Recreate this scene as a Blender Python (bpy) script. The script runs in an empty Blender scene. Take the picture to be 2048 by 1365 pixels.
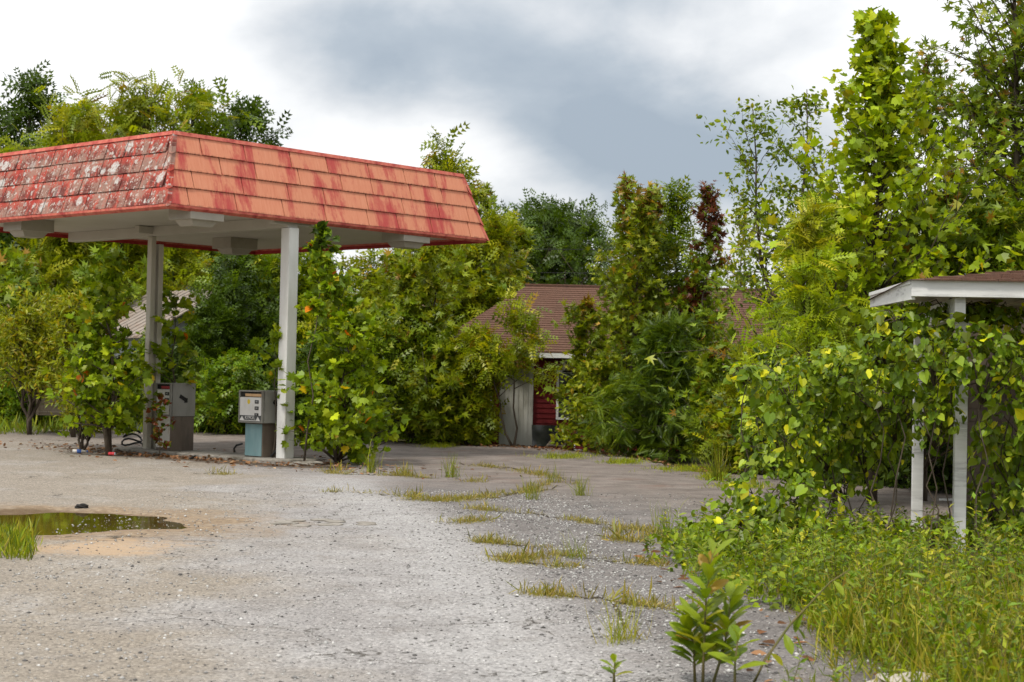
import bpy, math, random
import numpy as np
from mathutils import Matrix, Vector, Euler
R = math.radians
SC = bpy.context.scene
COL = SC.collection
# ------------------------------------------------------------------ camera
F, EYE, PITCH, ROLL = 3400.0, 1.6, math.atan((757 - 682.5) / 3400.0), 0.021
cd = bpy.data.cameras.new('camera'); cam = bpy.data.objects.new('camera', cd); COL.objects.link(cam)
cd.sensor_width = 36.0; cd.lens = 36.0 * F / 2048; cd.clip_start = 0.1; cd.clip_end = 3000
CROT = Matrix.Rotation(math.pi / 2 + PITCH, 3, 'X') @ Matrix.Rotation(ROLL, 3, 'Z')
cam.matrix_world = Matrix.Translation((0, 0, EYE)) @ CROT.to_4x4()
cd.dof.use_dof = True; cd.dof.focus_distance = 19.0; cd.dof.aperture_fstop = 4.5
SC.camera = cam
SC.render.resolution_x, SC.render.resolution_y = 1024, 682
# ------------------------------------------------------------------ world
SUN_EL, SUN_AZ = R(58), R(215)     # azimuth clockwise from +Y
w = bpy.data.worlds.new('World'); SC.world = w; w.use_nodes = True
nt = w.node_tree; nt.nodes.clear()
def N(t, typ, **kw):
    n = t.nodes.new(typ)
    for k, v in kw.items(): setattr(n, k, v)
    return n
def math_node(t, op, a, b=None, clamp=False):
    n = N(t, 'ShaderNodeMath', operation=op); n.use_clamp = clamp
    for i, v in enumerate((a, b)):
        if v is None: continue
        if isinstance(v, (int, float)): n.inputs[i].default_value = v
        else: t.links.new(v, n.inputs[i])
    return n.outputs[0]
def mixc(t, fac, a, b, mode='MIX'):
    n = N(t, 'ShaderNodeMix', data_type='RGBA', blend_type=mode)
    for s, v in ((n.inputs[0], fac), (n.inputs[6], a), (n.inputs[7], b)):
        if isinstance(v, (int, float)): s.default_value = v
        elif isinstance(v, tuple): s.default_value = (*v, 1) if len(v) == 3 else v
        else: t.links.new(v, s)
    return n.outputs[2]
def ramp(t, fac, stops, interp='LINEAR'):
    n = N(t, 'ShaderNodeValToRGB'); n.color_ramp.interpolation = interp
    e = n.color_ramp.elements
    while len(e) < len(stops): e.new(0.5)
    for i, (p, c) in enumerate(stops):
        e[i].position = p; e[i].color = (*c, 1) if isinstance(c, tuple) else (c, c, c, 1)
    if fac is not None: t.links.new(fac, n.inputs[0])
    return n.outputs[0]
def noise(t, vec, scale, detail=4, rough=0.55, dist=0.0):
    n = N(t, 'ShaderNodeTexNoise'); n.inputs['Scale'].default_value = scale
    n.inputs['Detail'].default_value = detail; n.inputs['Roughness'].default_value = rough
    n.inputs['Distortion'].default_value = dist
    if vec is not None: t.links.new(vec, n.inputs['Vector'])
    return n.outputs['Fac']
def vmap(t, vec, loc=(0, 0, 0), rot=(0, 0, 0), scale=(1, 1, 1)):
    n = N(t, 'ShaderNodeMapping'); t.links.new(vec, n.inputs[0])
    n.inputs[1].default_value = loc; n.inputs[2].default_value = rot; n.inputs[3].default_value = scale
    return n.outputs[0]
tc = N(nt, 'ShaderNodeTexCoord'); DIR = tc.outputs['Generated']
sep = N(nt, 'ShaderNodeSeparateXYZ'); nt.links.new(DIR, sep.inputs[0])
def blob(d0, rx, rz, tilt):
    v = vmap(nt, DIR, loc=(-d0[0], -d0[1], -d0[2]))
    v = vmap(nt, v, rot=(0, tilt, 0))
    v = vmap(nt, v, scale=(1 / rx, 1 / 0.9, 1 / rz))
    ln = N(nt, 'ShaderNodeVectorMath', operation='LENGTH'); nt.links.new(v, ln.inputs[0])
    mr = N(nt, 'ShaderNodeMapRange', interpolation_type='SMOOTHERSTEP'); nt.links.new(ln.outputs['Value'], mr.inputs[0])
    mr.inputs[1].default_value = 1.0; mr.inputs[2].default_value = 0.0; mr.inputs[3].default_value = 0; mr.inputs[4].default_value = 1
    return mr.outputs[0]
warp = vmap(nt, DIR, scale=(1.0, 1.0, 1.7))
n1 = noise(nt, warp, 5.0, 7, 0.55, 0.3)
n2 = noise(nt, warp, 14.0, 5, 0.5, 0.2)
cl = math_node(nt, 'ADD', math_node(nt, 'MULTIPLY', math_node(nt, 'SUBTRACT', n1, 0.5), 1.5), math_node(nt, 'MULTIPLY', math_node(nt, 'SUBTRACT', n2, 0.5), 0.5))
dark = math_node(nt, 'MULTIPLY', blob((0.03, 0.98, 0.160), 0.27, 0.062, -0.22), 0.62)
dark = math_node(nt, 'ADD', dark, math_node(nt, 'MULTIPLY', blob((0.07, 0.98, 0.135), 0.14, 0.04, -0.15), 0.25))
dark = math_node(nt, 'ADD', dark, math_node(nt, 'MULTIPLY', blob((-0.06, 0.97, 0.205), 0.26, 0.05, 0.1), 0.22))
lightb = math_node(nt, 'ADD', math_node(nt, 'MULTIPLY', blob((-0.22, 0.96, 0.16), 0.15, 0.12, 0.3), 0.5), math_node(nt, 'MULTIPLY', blob((-0.06, 0.98, 0.125), 0.13, 0.05, 0.3), 0.35))
lightc = math_node(nt, 'MULTIPLY', blob((0.25, 0.95, 0.18), 0.10, 0.14, 0.0), 0.45)
tot = math_node(nt, 'ADD', math_node(nt, 'SUBTRACT', math_node(nt, 'ADD', 0.36, dark), math_node(nt, 'ADD', lightb, lightc)), cl, clamp=True)
ccol = ramp(nt, tot, [(0.0, (1.10, 1.10, 1.10)), (0.30, (0.93, 0.94, 0.95)), (0.55, (0.70, 0.73, 0.765)), (0.8, (0.47, 0.53, 0.595)), (1.0, (0.38, 0.445, 0.52))])
grad = math_node(nt, 'ADD', 0.88, math_node(nt, 'MULTIPLY', math_node(nt, 'MAXIMUM', sep.outputs[2], 0.0), 0.45))   # overcast sky: brighter towards the zenith
gcol = N(nt, 'ShaderNodeVectorMath', operation='SCALE'); nt.links.new(ccol, gcol.inputs[0]); nt.links.new(grad, gcol.inputs['Scale'])
sky = N(nt, 'ShaderNodeTexSky', sky_type='NISHITA'); sky.sun_disc = False; sky.sun_elevation = SUN_EL; sky.sun_rotation = SUN_AZ
bgs = N(nt, 'ShaderNodeBackground'); nt.links.new(sky.outputs[0], bgs.inputs[0]); bgs.inputs[1].default_value = 0.08
bgc = N(nt, 'ShaderNodeBackground'); nt.links.new(gcol.outputs[0], bgc.inputs[0]); bgc.inputs[1].default_value = 1.0
mx = N(nt, 'ShaderNodeMixShader'); mx.inputs[0].default_value = 0.93
nt.links.new(bgs.outputs[0], mx.inputs[1]); nt.links.new(bgc.outputs[0], mx.inputs[2])
wo = N(nt, 'ShaderNodeOutputWorld'); nt.links.new(mx.outputs[0], wo.inputs[0])
# ------------------------------------------------------------------ sun, exposure
sl = bpy.data.lights.new('sun', 'SUN'); sl.energy = 2.6; sl.angle = R(10); sl.color = (1.0, 0.95, 0.87)
so = bpy.data.objects.new('sun', sl); COL.objects.link(so)
sd = Vector((math.sin(SUN_AZ) * math.cos(SUN_EL), math.cos(SUN_AZ) * math.cos(SUN_EL), math.sin(SUN_EL)))
so.rotation_euler = (-sd).to_track_quat('-Z', 'Y').to_euler()
vs = SC.view_settings; vs.view_transform = 'Standard'; vs.look = 'None'; vs.exposure = 0.22; vs.gamma = 1.0; vs.use_curve_mapping = False
cy = SC.cycles; cy.use_denoising = True; cy.max_bounces = 5; cy.diffuse_bounces = 2; cy.glossy_bounces = 2; cy.transmission_bounces = 4
cy.transparent_max_bounces = 6; cy.use_adaptive_sampling = True; cy.adaptive_threshold = 0.015; cy.caustics_reflective = False; cy.caustics_refractive = False
# ------------------------------------------------------------------ helpers
def ray(px, py): return CROT @ Vector(((px - 1024) / F, (682.5 - py) / F, -1))
def at(px, py, Y):
    d = ray(px, py); return Vector((0, 0, EYE)) + d * (Y / d.y)
def gp(px, py, z=0.0):
    d = ray(px, py); return Vector((0, 0, EYE)) + d * ((z - EYE) / d.z)
def link(o, parent=None):
    COL.objects.link(o)
    if parent: o.parent = parent
    return o
def tag(o, label=None, cat=None, group=None, kind=None):
    for k, v in (('label', label), ('category', cat), ('group', group), ('kind', kind)):
        if v: o[k] = v
    return o
def empty(name, loc, label, cat, rz=0.0, group=None):
    o = bpy.data.objects.new(name, None); o.empty_display_size = 0.2
    o.location = loc; o.rotation_euler = (0, 0, rz); link(o)
    return tag(o, label, cat, group)
class MB:
    def __init__(s): s.v = []; s.f = []
    def add(s, vs, fs):
        b = len(s.v); s.v += [tuple(v) for v in vs]; s.f += [tuple(i + b for i in f) for f in fs]; return s
    def box(s, c, d, rz=0.0, M=None):
        x, y, z = d[0] / 2, d[1] / 2, d[2] / 2
        m = Matrix.Translation(c) @ (M if M is not None else Matrix.Rotation(rz, 4, 'Z'))
        vs = [m @ Vector(p) for p in ((-x, -y, -z), (x, -y, -z), (x, y, -z), (-x, y, -z), (-x, -y, z), (x, -y, z), (x, y, z), (-x, y, z))]
        return s.add(vs, [(0, 3, 2, 1), (4, 5, 6, 7), (0, 1, 5, 4), (1, 2, 6, 5), (2, 3, 7, 6), (3, 0, 4, 7)])
    def hexa(s, vs): return s.add(vs, [(0, 3, 2, 1), (4, 5, 6, 7), (0, 1, 5, 4), (1, 2, 6, 5), (2, 3, 7, 6), (3, 0, 4, 7)])
    def tube(s, pts, rs, n=6):
        pts = [Vector(p) for p in pts]; vs = []; fs = []
        if not hasattr(rs, '__len__'): rs = [rs] * len(pts)
        for i, p in enumerate(pts):
            t = (pts[min(i + 1, len(pts) - 1)] - pts[max(i - 1, 0)]).normalized()
            a = t.cross(Vector((0.31, 0.2, 0.93)) if abs(t.z) < 0.9 else Vector((1, 0.1, 0))).normalized(); b = t.cross(a)
            for k in range(n):
                an = 2 * math.pi * k / n; vs.append(p + (a * math.cos(an) + b * math.sin(an)) * rs[i])
        for i in range(len(pts) - 1):
            for k in range(n):
                k2 = (k + 1) % n; fs.append((i * n + k, i * n + k2, (i + 1) * n + k2, (i + 1) * n + k))
        fs.append(tuple(range(n - 1, -1, -1))); fs.append(tuple((len(pts) - 1) * n + k for k in range(n)))
        return s.add(vs, fs)
    def mesh(s, name):
        me = bpy.data.meshes.new(name); me.from_pydata(s.v, [], s.f); me.update(); return me
    def build(s, name, mat, parent=None, bevel=0.0, smooth=False):
        me = s.mesh(name); me.materials.append(mat)
        o = bpy.data.objects.new(name, me); link(o, parent)
        if smooth:
            me.polygons.foreach_set('use_smooth', [True] * len(me.polygons))
        if bevel:
            b = o.modifiers.new('bevel', 'BEVEL'); b.width = bevel; b.segments = 2; b.limit_method = 'ANGLE'
        return o
def inst(name, me, parent, loc=(0, 0, 0), rot=None, sc=1.0):
    o = bpy.data.objects.new(name, me); link(o, parent); o.location = loc
    if rot is not None: o.rotation_euler = rot
    o.scale = (sc, sc, sc) if not hasattr(sc, '__len__') else sc
    return o
# ------------------------------------------------------------------ materials
def mat(name):
    m = bpy.data.materials.new(name); m.use_nodes = True; t = m.node_tree; t.nodes.clear()
    out = N(t, 'ShaderNodeOutputMaterial'); b = N(t, 'ShaderNodeBsdfPrincipled'); t.links.new(b.outputs[0], out.inputs[0])
    geo = N(t, 'ShaderNodeNewGeometry')
    return m, t, b, geo.outputs['Position'], out
def setc(t, b, c, rough=0.7, spec=0.3):
    if isinstance(c, tuple): b.inputs['Base Color'].default_value = (*c, 1)
    else: t.links.new(c, b.inputs['Base Color'])
    if isinstance(rough, (int, float)): b.inputs['Roughness'].default_value = rough
    else: t.links.new(rough, b.inputs['Roughness'])
    b.inputs['Specular IOR Level'].default_value = spec
def bump(t, b, h, strength=0.4, dist=0.01):
    n = N(t, 'ShaderNodeBump'); n.inputs['Strength'].default_value = strength; n.inputs['Distance'].default_value = dist
    t.links.new(h, n.inputs['Height']); t.links.new(n.outputs[0], b.inputs['Normal'])
def simple(name, c1, c2, scale=6.0, rough=0.7, spec=0.3, sc=(1, 1, 1), bmp=0.3, dirt=None, dirt_amt=0.6, metal=0.0):
    m, t, b, P, o = mat(name)
    v = vmap(t, P, scale=sc)
    n_ = noise(t, v, scale, 6, 0.6)
    c = ramp(t, n_, [(0.3, c1), (0.7, c2)])
    if dirt:
        d = noise(t, vmap(t, P, scale=sc, loc=(3, 1, 7)), scale * 0.45, 8, 0.7)
        c = mixc(t, ramp(t, d, [(dirt_amt - 0.08, 0.0), (dirt_amt + 0.1, 0.9)]), c, dirt)
    setc(t, b, c, rough, spec); b.inputs['Metallic'].default_value = metal
    if bmp: bump(t, b, noise(t, v, scale * 6, 4), bmp, 0.004)
    return m
def leafmat(name, trans=0.38, rough=0.42, spec=0.35):
    m, t, b, P, out = mat(name)
    a = N(t, 'ShaderNodeAttribute'); a.attribute_name = 'col'
    c = a.outputs['Color']
    setc(t, b, c, rough, spec)
    tr = N(t, 'ShaderNodeBsdfTranslucent')
    hc = mixc(t, 1.0, c, (1.35, 1.25, 0.6), 'MULTIPLY'); t.links.new(hc, tr.inputs[0])
    ms = N(t, 'ShaderNodeMixShader'); ms.inputs[0].default_value = trans
    t.links.new(b.outputs[0], ms.inputs[1]); t.links.new(tr.outputs[0], ms.inputs[2]); t.links.new(ms.outputs[0], out.inputs[0])
    return m
LEAF = leafmat('leaf', 0.36); DRY = leafmat('dry_leaf', 0.1, 0.8, 0.1)
def leafcolmat(name, col):
    m, t, b, P, out = mat(name)
    n_ = noise(t, P, 9.0, 3)
    c = mixc(t, n_, tuple(x * 0.75 for x in col), tuple(min(1, x * 1.25) for x in col))
    setc(t, b, c, 0.42, 0.35)
    tr = N(t, 'ShaderNodeBsdfTranslucent'); t.links.new(mixc(t, 1.0, c, (1.35, 1.25, 0.6), 'MULTIPLY'), tr.inputs[0])
    ms = N(t, 'ShaderNodeMixShader'); ms.inputs[0].default_value = 0.36
    t.links.new(b.outputs[0], ms.inputs[1]); t.links.new(tr.outputs[0], ms.inputs[2]); t.links.new(ms.outputs[0], out.inputs[0])
    return m
BARK = simple('bark', (0.055, 0.042, 0.03), (0.13, 0.105, 0.08), 14, 0.9, 0.1, (1, 1, 0.25), 0.8)
TWIG = simple('green_stem', (0.10, 0.11, 0.03), (0.16, 0.12, 0.05), 10, 0.7, 0.2)
WHITEP = simple('white_paint', (0.68, 0.67, 0.63), (0.80, 0.79, 0.76), 5, 0.6, 0.3, (1, 1, 0.35), 0.3, (0.30, 0.26, 0.21), 0.66)
CREAMP = simple('cream_paint', (0.50, 0.46, 0.38), (0.60, 0.56, 0.47), 3, 0.6, 0.3, (1, 1, 0.3), 0.2, (0.30, 0.24, 0.16), 0.64)
WOODW = simple('peeling_white_board', (0.60, 0.60, 0.58), (0.78, 0.78, 0.76), 4, 0.75, 0.2, (0.4, 0.4, 3), 0.5, (0.085, 0.075, 0.08), 0.60)
SOFF = simple('soffit_paint', (0.46, 0.43, 0.37), (0.54, 0.51, 0.45), 1.2, 0.55, 0.3, (1, 1, 1), 0.0, (0.38, 0.33, 0.26), 0.68)
FIXT = simple('fixture_paint', (0.33, 0.30, 0.25), (0.40, 0.37, 0.31), 3, 0.5, 0.3, (1, 1, 1), 0.1, (0.25, 0.22, 0.17), 0.66)
DARK = simple('dark_void', (0.012, 0.011, 0.010), (0.02, 0.018, 0.015), 5, 0.8)
RUBBER = simple('black_rubber', (0.012, 0.012, 0.012), (0.025, 0.025, 0.024), 9, 0.5)
REDLIP = simple('red_trim', (0.33, 0.02, 0.025), (0.42, 0.04, 0.04), 6, 0.5)
CONC = simple('island_concrete', (0.22, 0.20, 0.17), (0.34, 0.31, 0.27), 8, 0.9, 0.2, (1, 1, 1), 0.6, (0.09, 0.08, 0.06), 0.55)
PIPE = simple('galvanised', (0.45, 0.46, 0.47), (0.60, 0.61, 0.62), 8, 0.45, 0.5)
# --- canopy shingles
CA = R(48.2); UX = Vector((math.cos(CA), math.sin(CA), 0)); WX = Vector((-math.sin(CA), math.cos(CA), 0))
def facecoord(t, P, ax):
    d = N(t, 'ShaderNodeVectorMath', operation='DOT_PRODUCT'); t.links.new(P, d.inputs[0]); d.inputs[1].default_value = ax
    s = N(t, 'ShaderNodeSeparateXYZ'); t.links.new(P, s.inputs[0])
    c = N(t, 'ShaderNodeCombineXYZ'); t.links.new(d.outputs['Value'], c.inputs[0]); t.links.new(s.outputs[2], c.inputs[1])
    return c.outputs[0]
def peeling():
    m, t, b, P, o = mat('peeling_orange_paint')
    fc = facecoord(t, P, UX)
    oi = N(t, 'ShaderNodeObjectInfo')
    v = N(t, 'ShaderNodeVectorMath', operation='ADD'); t.links.new(fc, v.inputs[0])
    rv = N(t, 'ShaderNodeCombineXYZ'); t.links.new(math_node(t, 'MULTIPLY', oi.outputs['Random'], 0.25), rv.inputs[0]); t.links.new(rv.outputs[0], v.inputs[1])
    n1 = noise(t, vmap(t, v.outputs[0], scale=(2.2, 0.55, 1)), 1.0, 5, 0.6, 0.15)
    n2 = noise(t, vmap(t, fc, scale=(9, 0.8, 1)), 3.0, 6, 0.7)
    n3 = noise(t, vmap(t, fc, scale=(1, 1, 1)), 16, 5, 0.6)
    f = math_node(t, 'ADD', n1, math_node(t, 'ADD', math_node(t, 'MULTIPLY', math_node(t, 'SUBTRACT', n2, 0.5), 0.34), math_node(t, 'MULTIPLY', math_node(t, 'SUBTRACT', n3, 0.5), 0.12)))
    red = ramp(t, f, [(0.51, 0.0), (0.56, 0.5), (0.63, 0.95)])
    org = ramp(t, n2, [(0.2, (0.54, 0.17, 0.095)), (0.5, (0.63, 0.24, 0.135)), (0.8, (0.68, 0.31, 0.19))])
    c = mixc(t, red, org, mixc(t, n3, (0.38, 0.04, 0.04), (0.50, 0.075, 0.065)))
    fine = noise(t, vmap(t, fc, scale=(22, 1.2, 1)), 4, 5, 0.7)
    c = mixc(t, ramp(t, fine, [(0.60, 0.0), (0.78, 0.55)]), c, (0.36, 0.05, 0.045))
    # grime line that gathers above each butt edge
    s = N(t, 'ShaderNodeSeparateXYZ'); t.links.new(fc, s.inputs[0])
    fr = math_node(t, 'FRACT', math_node(t, 'DIVIDE', math_node(t, 'SUBTRACT', s.outputs[1], 4.40), 0.31))
    g = math_node(t, 'MULTIPLY', ramp(t, fr, [(0.0, 0.8), (0.16, 0.0)]), ramp(t, noise(t, vmap(t, fc, scale=(12, 0.5, 1)), 2.5, 4), [(0.42, 0.0), (0.62, 1.0)]))
    c = mixc(t, g, c, (0.09, 0.03, 0.02))
    setc(t, b, c, 0.62, 0.25); bump(t, b, n2, 0.25, 0.006)
    return m
def lichen():
    m, t, b, P, o = mat('lichened_red_paint')
    fc = facecoord(t, P, WX)
    n1 = noise(t, fc, 2.2, 5, 0.6); n2 = noise(t, vmap(t, fc, scale=(5, 0.7, 1)), 1.6, 5, 0.65); n3 = noise(t, fc, 22, 5, 0.65)
    c = ramp(t, n1, [(0.3, (0.36, 0.045, 0.035)), (0.6, (0.50, 0.10, 0.065)), (0.8, (0.54, 0.17, 0.10))])
    s = N(t, 'ShaderNodeSeparateXYZ'); t.links.new(fc, s.inputs[0])
    fr = math_node(t, 'FRACT', math_node(t, 'DIVIDE', math_node(t, 'SUBTRACT', s.outputs[1], 4.40), 0.31))
    gr = math_node(t, 'MULTIPLY', ramp(t, n2, [(0.40, 0.0), (0.52, 1.0)]), ramp(t, fr, [(0.5, 1.0), (0.9, 0.1)]))
    c = mixc(t, math_node(t, 'MULTIPLY', gr, 0.88), c, mixc(t, n3, (0.06, 0.022, 0.02), (0.16, 0.06, 0.048)))
    gy = ramp(t, math_node(t, 'ADD', n1, math_node(t, 'MULTIPLY', math_node(t, 'SUBTRACT', n3, 0.5), 0.7)), [(0.46, 0.0), (0.56, 0.8)])
    c = mixc(t, gy, c, (0.30, 0.19, 0.15))
    for sc_, th, col in ((3.4, 0.30, (0.52, 0.51, 0.48)), (8.5, 0.27, (0.48, 0.45, 0.41)), (19.0, 0.26, (0.50, 0.42, 0.37))):
        vo = N(t, 'ShaderNodeTexVoronoi'); vo.inputs['Scale'].default_value = sc_
        dv = N(t, 'ShaderNodeVectorMath', operation='ADD')
        nz = N(t, 'ShaderNodeTexNoise'); nz.inputs['Scale'].default_value = 14; t.links.new(fc, nz.inputs['Vector'])
        sc2 = N(t, 'ShaderNodeVectorMath', operation='SCALE'); t.links.new(nz.outputs['Color'], sc2.inputs[0]); sc2.inputs['Scale'].default_value = 0.12
        t.links.new(fc, dv.inputs[0]); t.links.new(sc2.outputs[0], dv.inputs[1]); t.links.new(dv.outputs[0], vo.inputs['Vector'])
        spot = ramp(t, vo.outputs['Distance'], [(th, 1.0), (th + 0.09, 0.0)])
        pick = ramp(t, vo.outputs['Color'], [(0.50, 0.0), (0.54, 1.0)])
        c = mixc(t, math_node(t, 'MULTIPLY', math_node(t, 'MULTIPLY', spot, pick), ramp(t, n3, [(0.35, 0.25), (0.55, 1.0)])), c, col)
    setc(t, b, c, 0.8, 0.15); bump(t, b, n3, 0.35, 0.006)
    return m
PEEL, LICH = peeling(), lichen()
CAPS = simple('red_cap_trim', (0.50, 0.09, 0.07), (0.62, 0.20, 0.13), 9, 0.6, 0.25, (1, 1, 1), 0.2, (0.30, 0.03, 0.03), 0.55)
# --- roofs and walls
def roofmat():
    m, t, b, P, o = mat('brown_shingle')
    n1 = noise(t, P, 1.1, 5, 0.6); n2 = noise(t, vmap(t, P, scale=(3.5, 3.5, 9)), 4, 3); n3 = noise(t, P, 60, 3)
    c = ramp(t, n2, [(0.3, (0.075, 0.036, 0.024)), (0.7, (0.14, 0.070, 0.046))])
    c = mixc(t, math_node(t, 'MULTIPLY', n1, 0.5), c, (0.12, 0.075, 0.055))
    c = mixc(t, math_node(t, 'MULTIPLY', n3, 0.3), c, (0.20, 0.13, 0.10))
    c = mixc(t, ramp(t, noise(t, vmap(t, P, scale=(1, 1, .3)), 2.2, 7, .7), [(.55, 0.0), (.72, .6)]), c, (0.05, 0.035, 0.026))
    setc(t, b, c, 0.95, 0.1); bump(t, b, n3, 0.5, 0.006)
    return m
ROOF = roofmat()
REDW = simple('red_clapboard', (0.12, 0.011, 0.013), (0.20, 0.02, 0.02), 5, 0.7, 0.2, (0.5, 0.5, 2), 0.3, (0.10, 0.02, 0.018), 0.6)
GREYW = simple('grey_siding', (0.30, 0.32, 0.33), (0.42, 0.44, 0.45), 3, 0.6, 0.3, (1, 1, 0.3), 0.2, (0.18, 0.17, 0.15), 0.6)
TINR = simple('tan_metal_roof', (0.24, 0.20, 0.17), (0.34, 0.29, 0.25), 3, 0.5, 0.4, (1, 1, 1), 0.2, (0.22, 0.13, 0.08), 0.6)
def glassmat():
    m, t, b, P, o = mat('dirty_glass'); setc(t, b, ramp(t, noise(t, P, 5, 4), [(0.3, (0.015, 0.017, 0.018)), (0.7, (0.05, 0.05, 0.045))]), 0.12, 0.6); return m
GLASS = glassmat()
# ------------------------------------------------------------------ ground and lot
PUD = gp(60, 1040); PUDR = (1.22, 1.15)
BACK = [(-60, 46.5), (-6.5, 45.5), (-2.2, 41.5), (0.0, 40.0), (1.6, 38.6), (2.6, 35.5), (3.4, 31.0), (5.6, 29.0), (9, 26.5), (60, 22)]
def backy(x):
    return np.interp(x, [b[0] for b in BACK], [b[1] for b in BACK])
def puddle_r(x, y):
    a = np.arctan2((y - PUD.y) / PUDR[1], (x - PUD.x) / PUDR[0])
    r = np.hypot((x - PUD.x) / PUDR[0], (y - PUD.y) / PUDR[1])
    return r * (1 + 0.10 * np.sin(3 * a + 1) + 0.07 * np.sin(7 * a) + 0.04 * np.sin(13 * a + 2)) * (1 - 0.25 * np.maximum(0, np.cos(a)) ** 6)
xs = np.concatenate([np.linspace(-40, -14, 20)[:-1], np.arange(-14, 12, 0.16), np.linspace(12, 30, 12)])
ys = np.concatenate([np.arange(3, 26, 0.16), np.arange(26, 50, 0.4)])
GX, GY = np.meshgrid(xs, ys)
rr = puddle_r(GX, GY)
und = 0.012 * np.sin(GX * 0.9 + 1) * np.sin(GY * 0.7) + 0.006 * np.sin(GX * 2.3 + GY * 1.7)
GZ = und - 0.055 * np.clip((1.35 - rr) / 0.6, 0, 1) ** 1.0
out = GY > backy(GX) + 0.25 * np.sin(GX * 3.1) + 0.15 * np.sin(GX * 7.3)
GZ = np.where(out, -0.25, GZ)
def lotz(x, y): return 0.012 * math.sin(x * 0.9 + 1) * math.sin(y * 0.7) + 0.006 * math.sin(x * 2.3 + y * 1.7)
def lotmat():
    m, t, b, P, o = mat('worn_asphalt')
    s = N(t, 'ShaderNodeSeparateXYZ'); t.links.new(P, s.inputs[0]); X, Y = s.outputs[0], s.outputs[1]
    big = noise(t, P, 0.35, 5, 0.6); med = noise(t, P, 1.6, 6, 0.62); fine = noise(t, P, 11, 5, 0.65); grit = noise(t, P, 70, 3, 0.7)
    vo = N(t, 'ShaderNodeTexVoronoi'); vo.inputs['Scale'].default_value = 58; t.links.new(P, vo.inputs['Vector'])
    stone = ramp(t, vo.outputs['Color'], [(0.0, 0.35), (0.22, 0.8), (0.6, 1.05), (0.85, 1.3), (1.0, 2.0)])
    base = ramp(t, med, [(0.25, (0.215, 0.20, 0.186)), (0.5, (0.29, 0.272, 0.256)), (0.75, (0.365, 0.347, 0.33))])
    # smooth pale patch on the near right half, coarse brownish layer on the left
    edge = math_node(t, 'ADD', math_node(t, 'ADD', X, math_node(t, 'MULTIPLY', Y, 0.12)), math_node(t, 'MULTIPLY', math_node(t, 'SUBTRACT', big, 0.5), 7.0))
    smooth = ramp(t, math_node(t, 'MULTIPLY', math_node(t, 'ADD', edge, 1.6), .45, True), [(0.1, 0.0), (0.9, 1.0)])
    base = mixc(t, math_node(t, 'MULTIPLY', math_node(t, 'SUBTRACT', 1.0, smooth), 0.75), base, mixc(t, fine, (0.21, 0.17, 0.125), (0.35, 0.30, 0.235)))
    base = mixc(t, math_node(t, 'MULTIPLY', smooth, 0.5), base, mixc(t, med, (0.275, 0.258, 0.25), (0.345, 0.325, 0.317)))
    cv = ramp(t, math_node(t, 'MULTIPLY', math_node(t, 'SUBTRACT', Y, 8.0), 1 / 20.0, True), [(0.0, (0.70,) * 3), (0.066, (.66,) * 3), (.27, (.54,) * 3), (.475, (.42,) * 3), (.66, (.22,) * 3), (.80, (.02,) * 3)])
    xb = math_node(t, 'SUBTRACT', math_node(t, 'MULTIPLY', cv, 4.0), 2.0)
    dk = math_node(t, 'ADD', math_node(t, 'SUBTRACT', X, xb), math_node(t, 'ADD', math_node(t, 'MULTIPLY', math_node(t, 'SUBTRACT', med, 0.5), 1.3), math_node(t, 'MULTIPLY', math_node(t, 'SUBTRACT', fine, 0.5), .7)))
    dark = ramp(t, math_node(t, 'MULTIPLY', math_node(t, 'ADD', dk, .2), 1.0, True), [(0.0, 0.0), (0.7, 0.85)])
    base = mixc(t, dark, base, ramp(t, med, [(.3, (.115, .102, .094)), (.7, (.20, .18, .168))]))
    trk = math_node(t, 'MULTIPLY', ramp(t, math_node(t, 'ABSOLUTE', math_node(t, 'ADD', dk, .55)), [(0.0, 0.6), (0.75, 0.0)]), ramp(t, fine, [(.3, .3), (.6, 1.0)]))
    base = mixc(t, trk, base, (.42, .41, .40))
    pale = math_node(t, 'MULTIPLY', ramp(t, noise(t, vmap(t, P, loc=(7, 2, 0), scale=(1, .6, 1)), 0.7, 7, 0.68), [(0.50, 0.0), (0.68, 0.6)]), math_node(t, 'MULTIPLY', math_node(t, 'SUBTRACT', 1.0, math_node(t, 'MULTIPLY', dark, .8)), ramp(t, fine, [(0.35, 0.25), (0.6, 1.0)])))
    base = mixc(t, pale, base, (0.43, 0.415, 0.40))
    base = mixc(t, ramp(t, noise(t, vmap(t, P, loc=(1, 9, 0)), 2.2, 7, 0.7), [(0.55, 0.0), (0.72, 0.45)]), base, (0.15, 0.125, 0.10))
    # concrete apron towards the house
    ap = math_node(t, 'ADD', math_node(t, 'SUBTRACT', Y, math_node(t, 'MULTIPLY', X, -1.3)), math_node(t, 'MULTIPLY', math_node(t, 'SUBTRACT', med, 0.5), 6.0))
    apm = ramp(t, math_node(t, 'MULTIPLY', math_node(t, 'SUBTRACT', ap, 21.5), 0.16, True), [(0.0, 0.0), (1.0, 0.9)])
    base = mixc(t, apm, base, mixc(t, ramp(t, med, [(0.35, 0.0), (0.65, 1.0)]), (0.145, 0.12, 0.102), (0.25, 0.212, 0.185)))
    base = mixc(t, 1.0, base, mixc(t, ramp(t, apm, [(0.0, 1.0), (1.0, 0.35)]), (1, 1, 1), stone), 'MULTIPLY')
    # ochre silt round the puddle
    dx = math_node(t, 'DIVIDE', math_node(t, 'SUBTRACT', X, PUD.x + 0.3), 2.7); dy = math_node(t, 'DIVIDE', math_node(t, 'SUBTRACT', Y, PUD.y - 0.2), 2.6)
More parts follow.
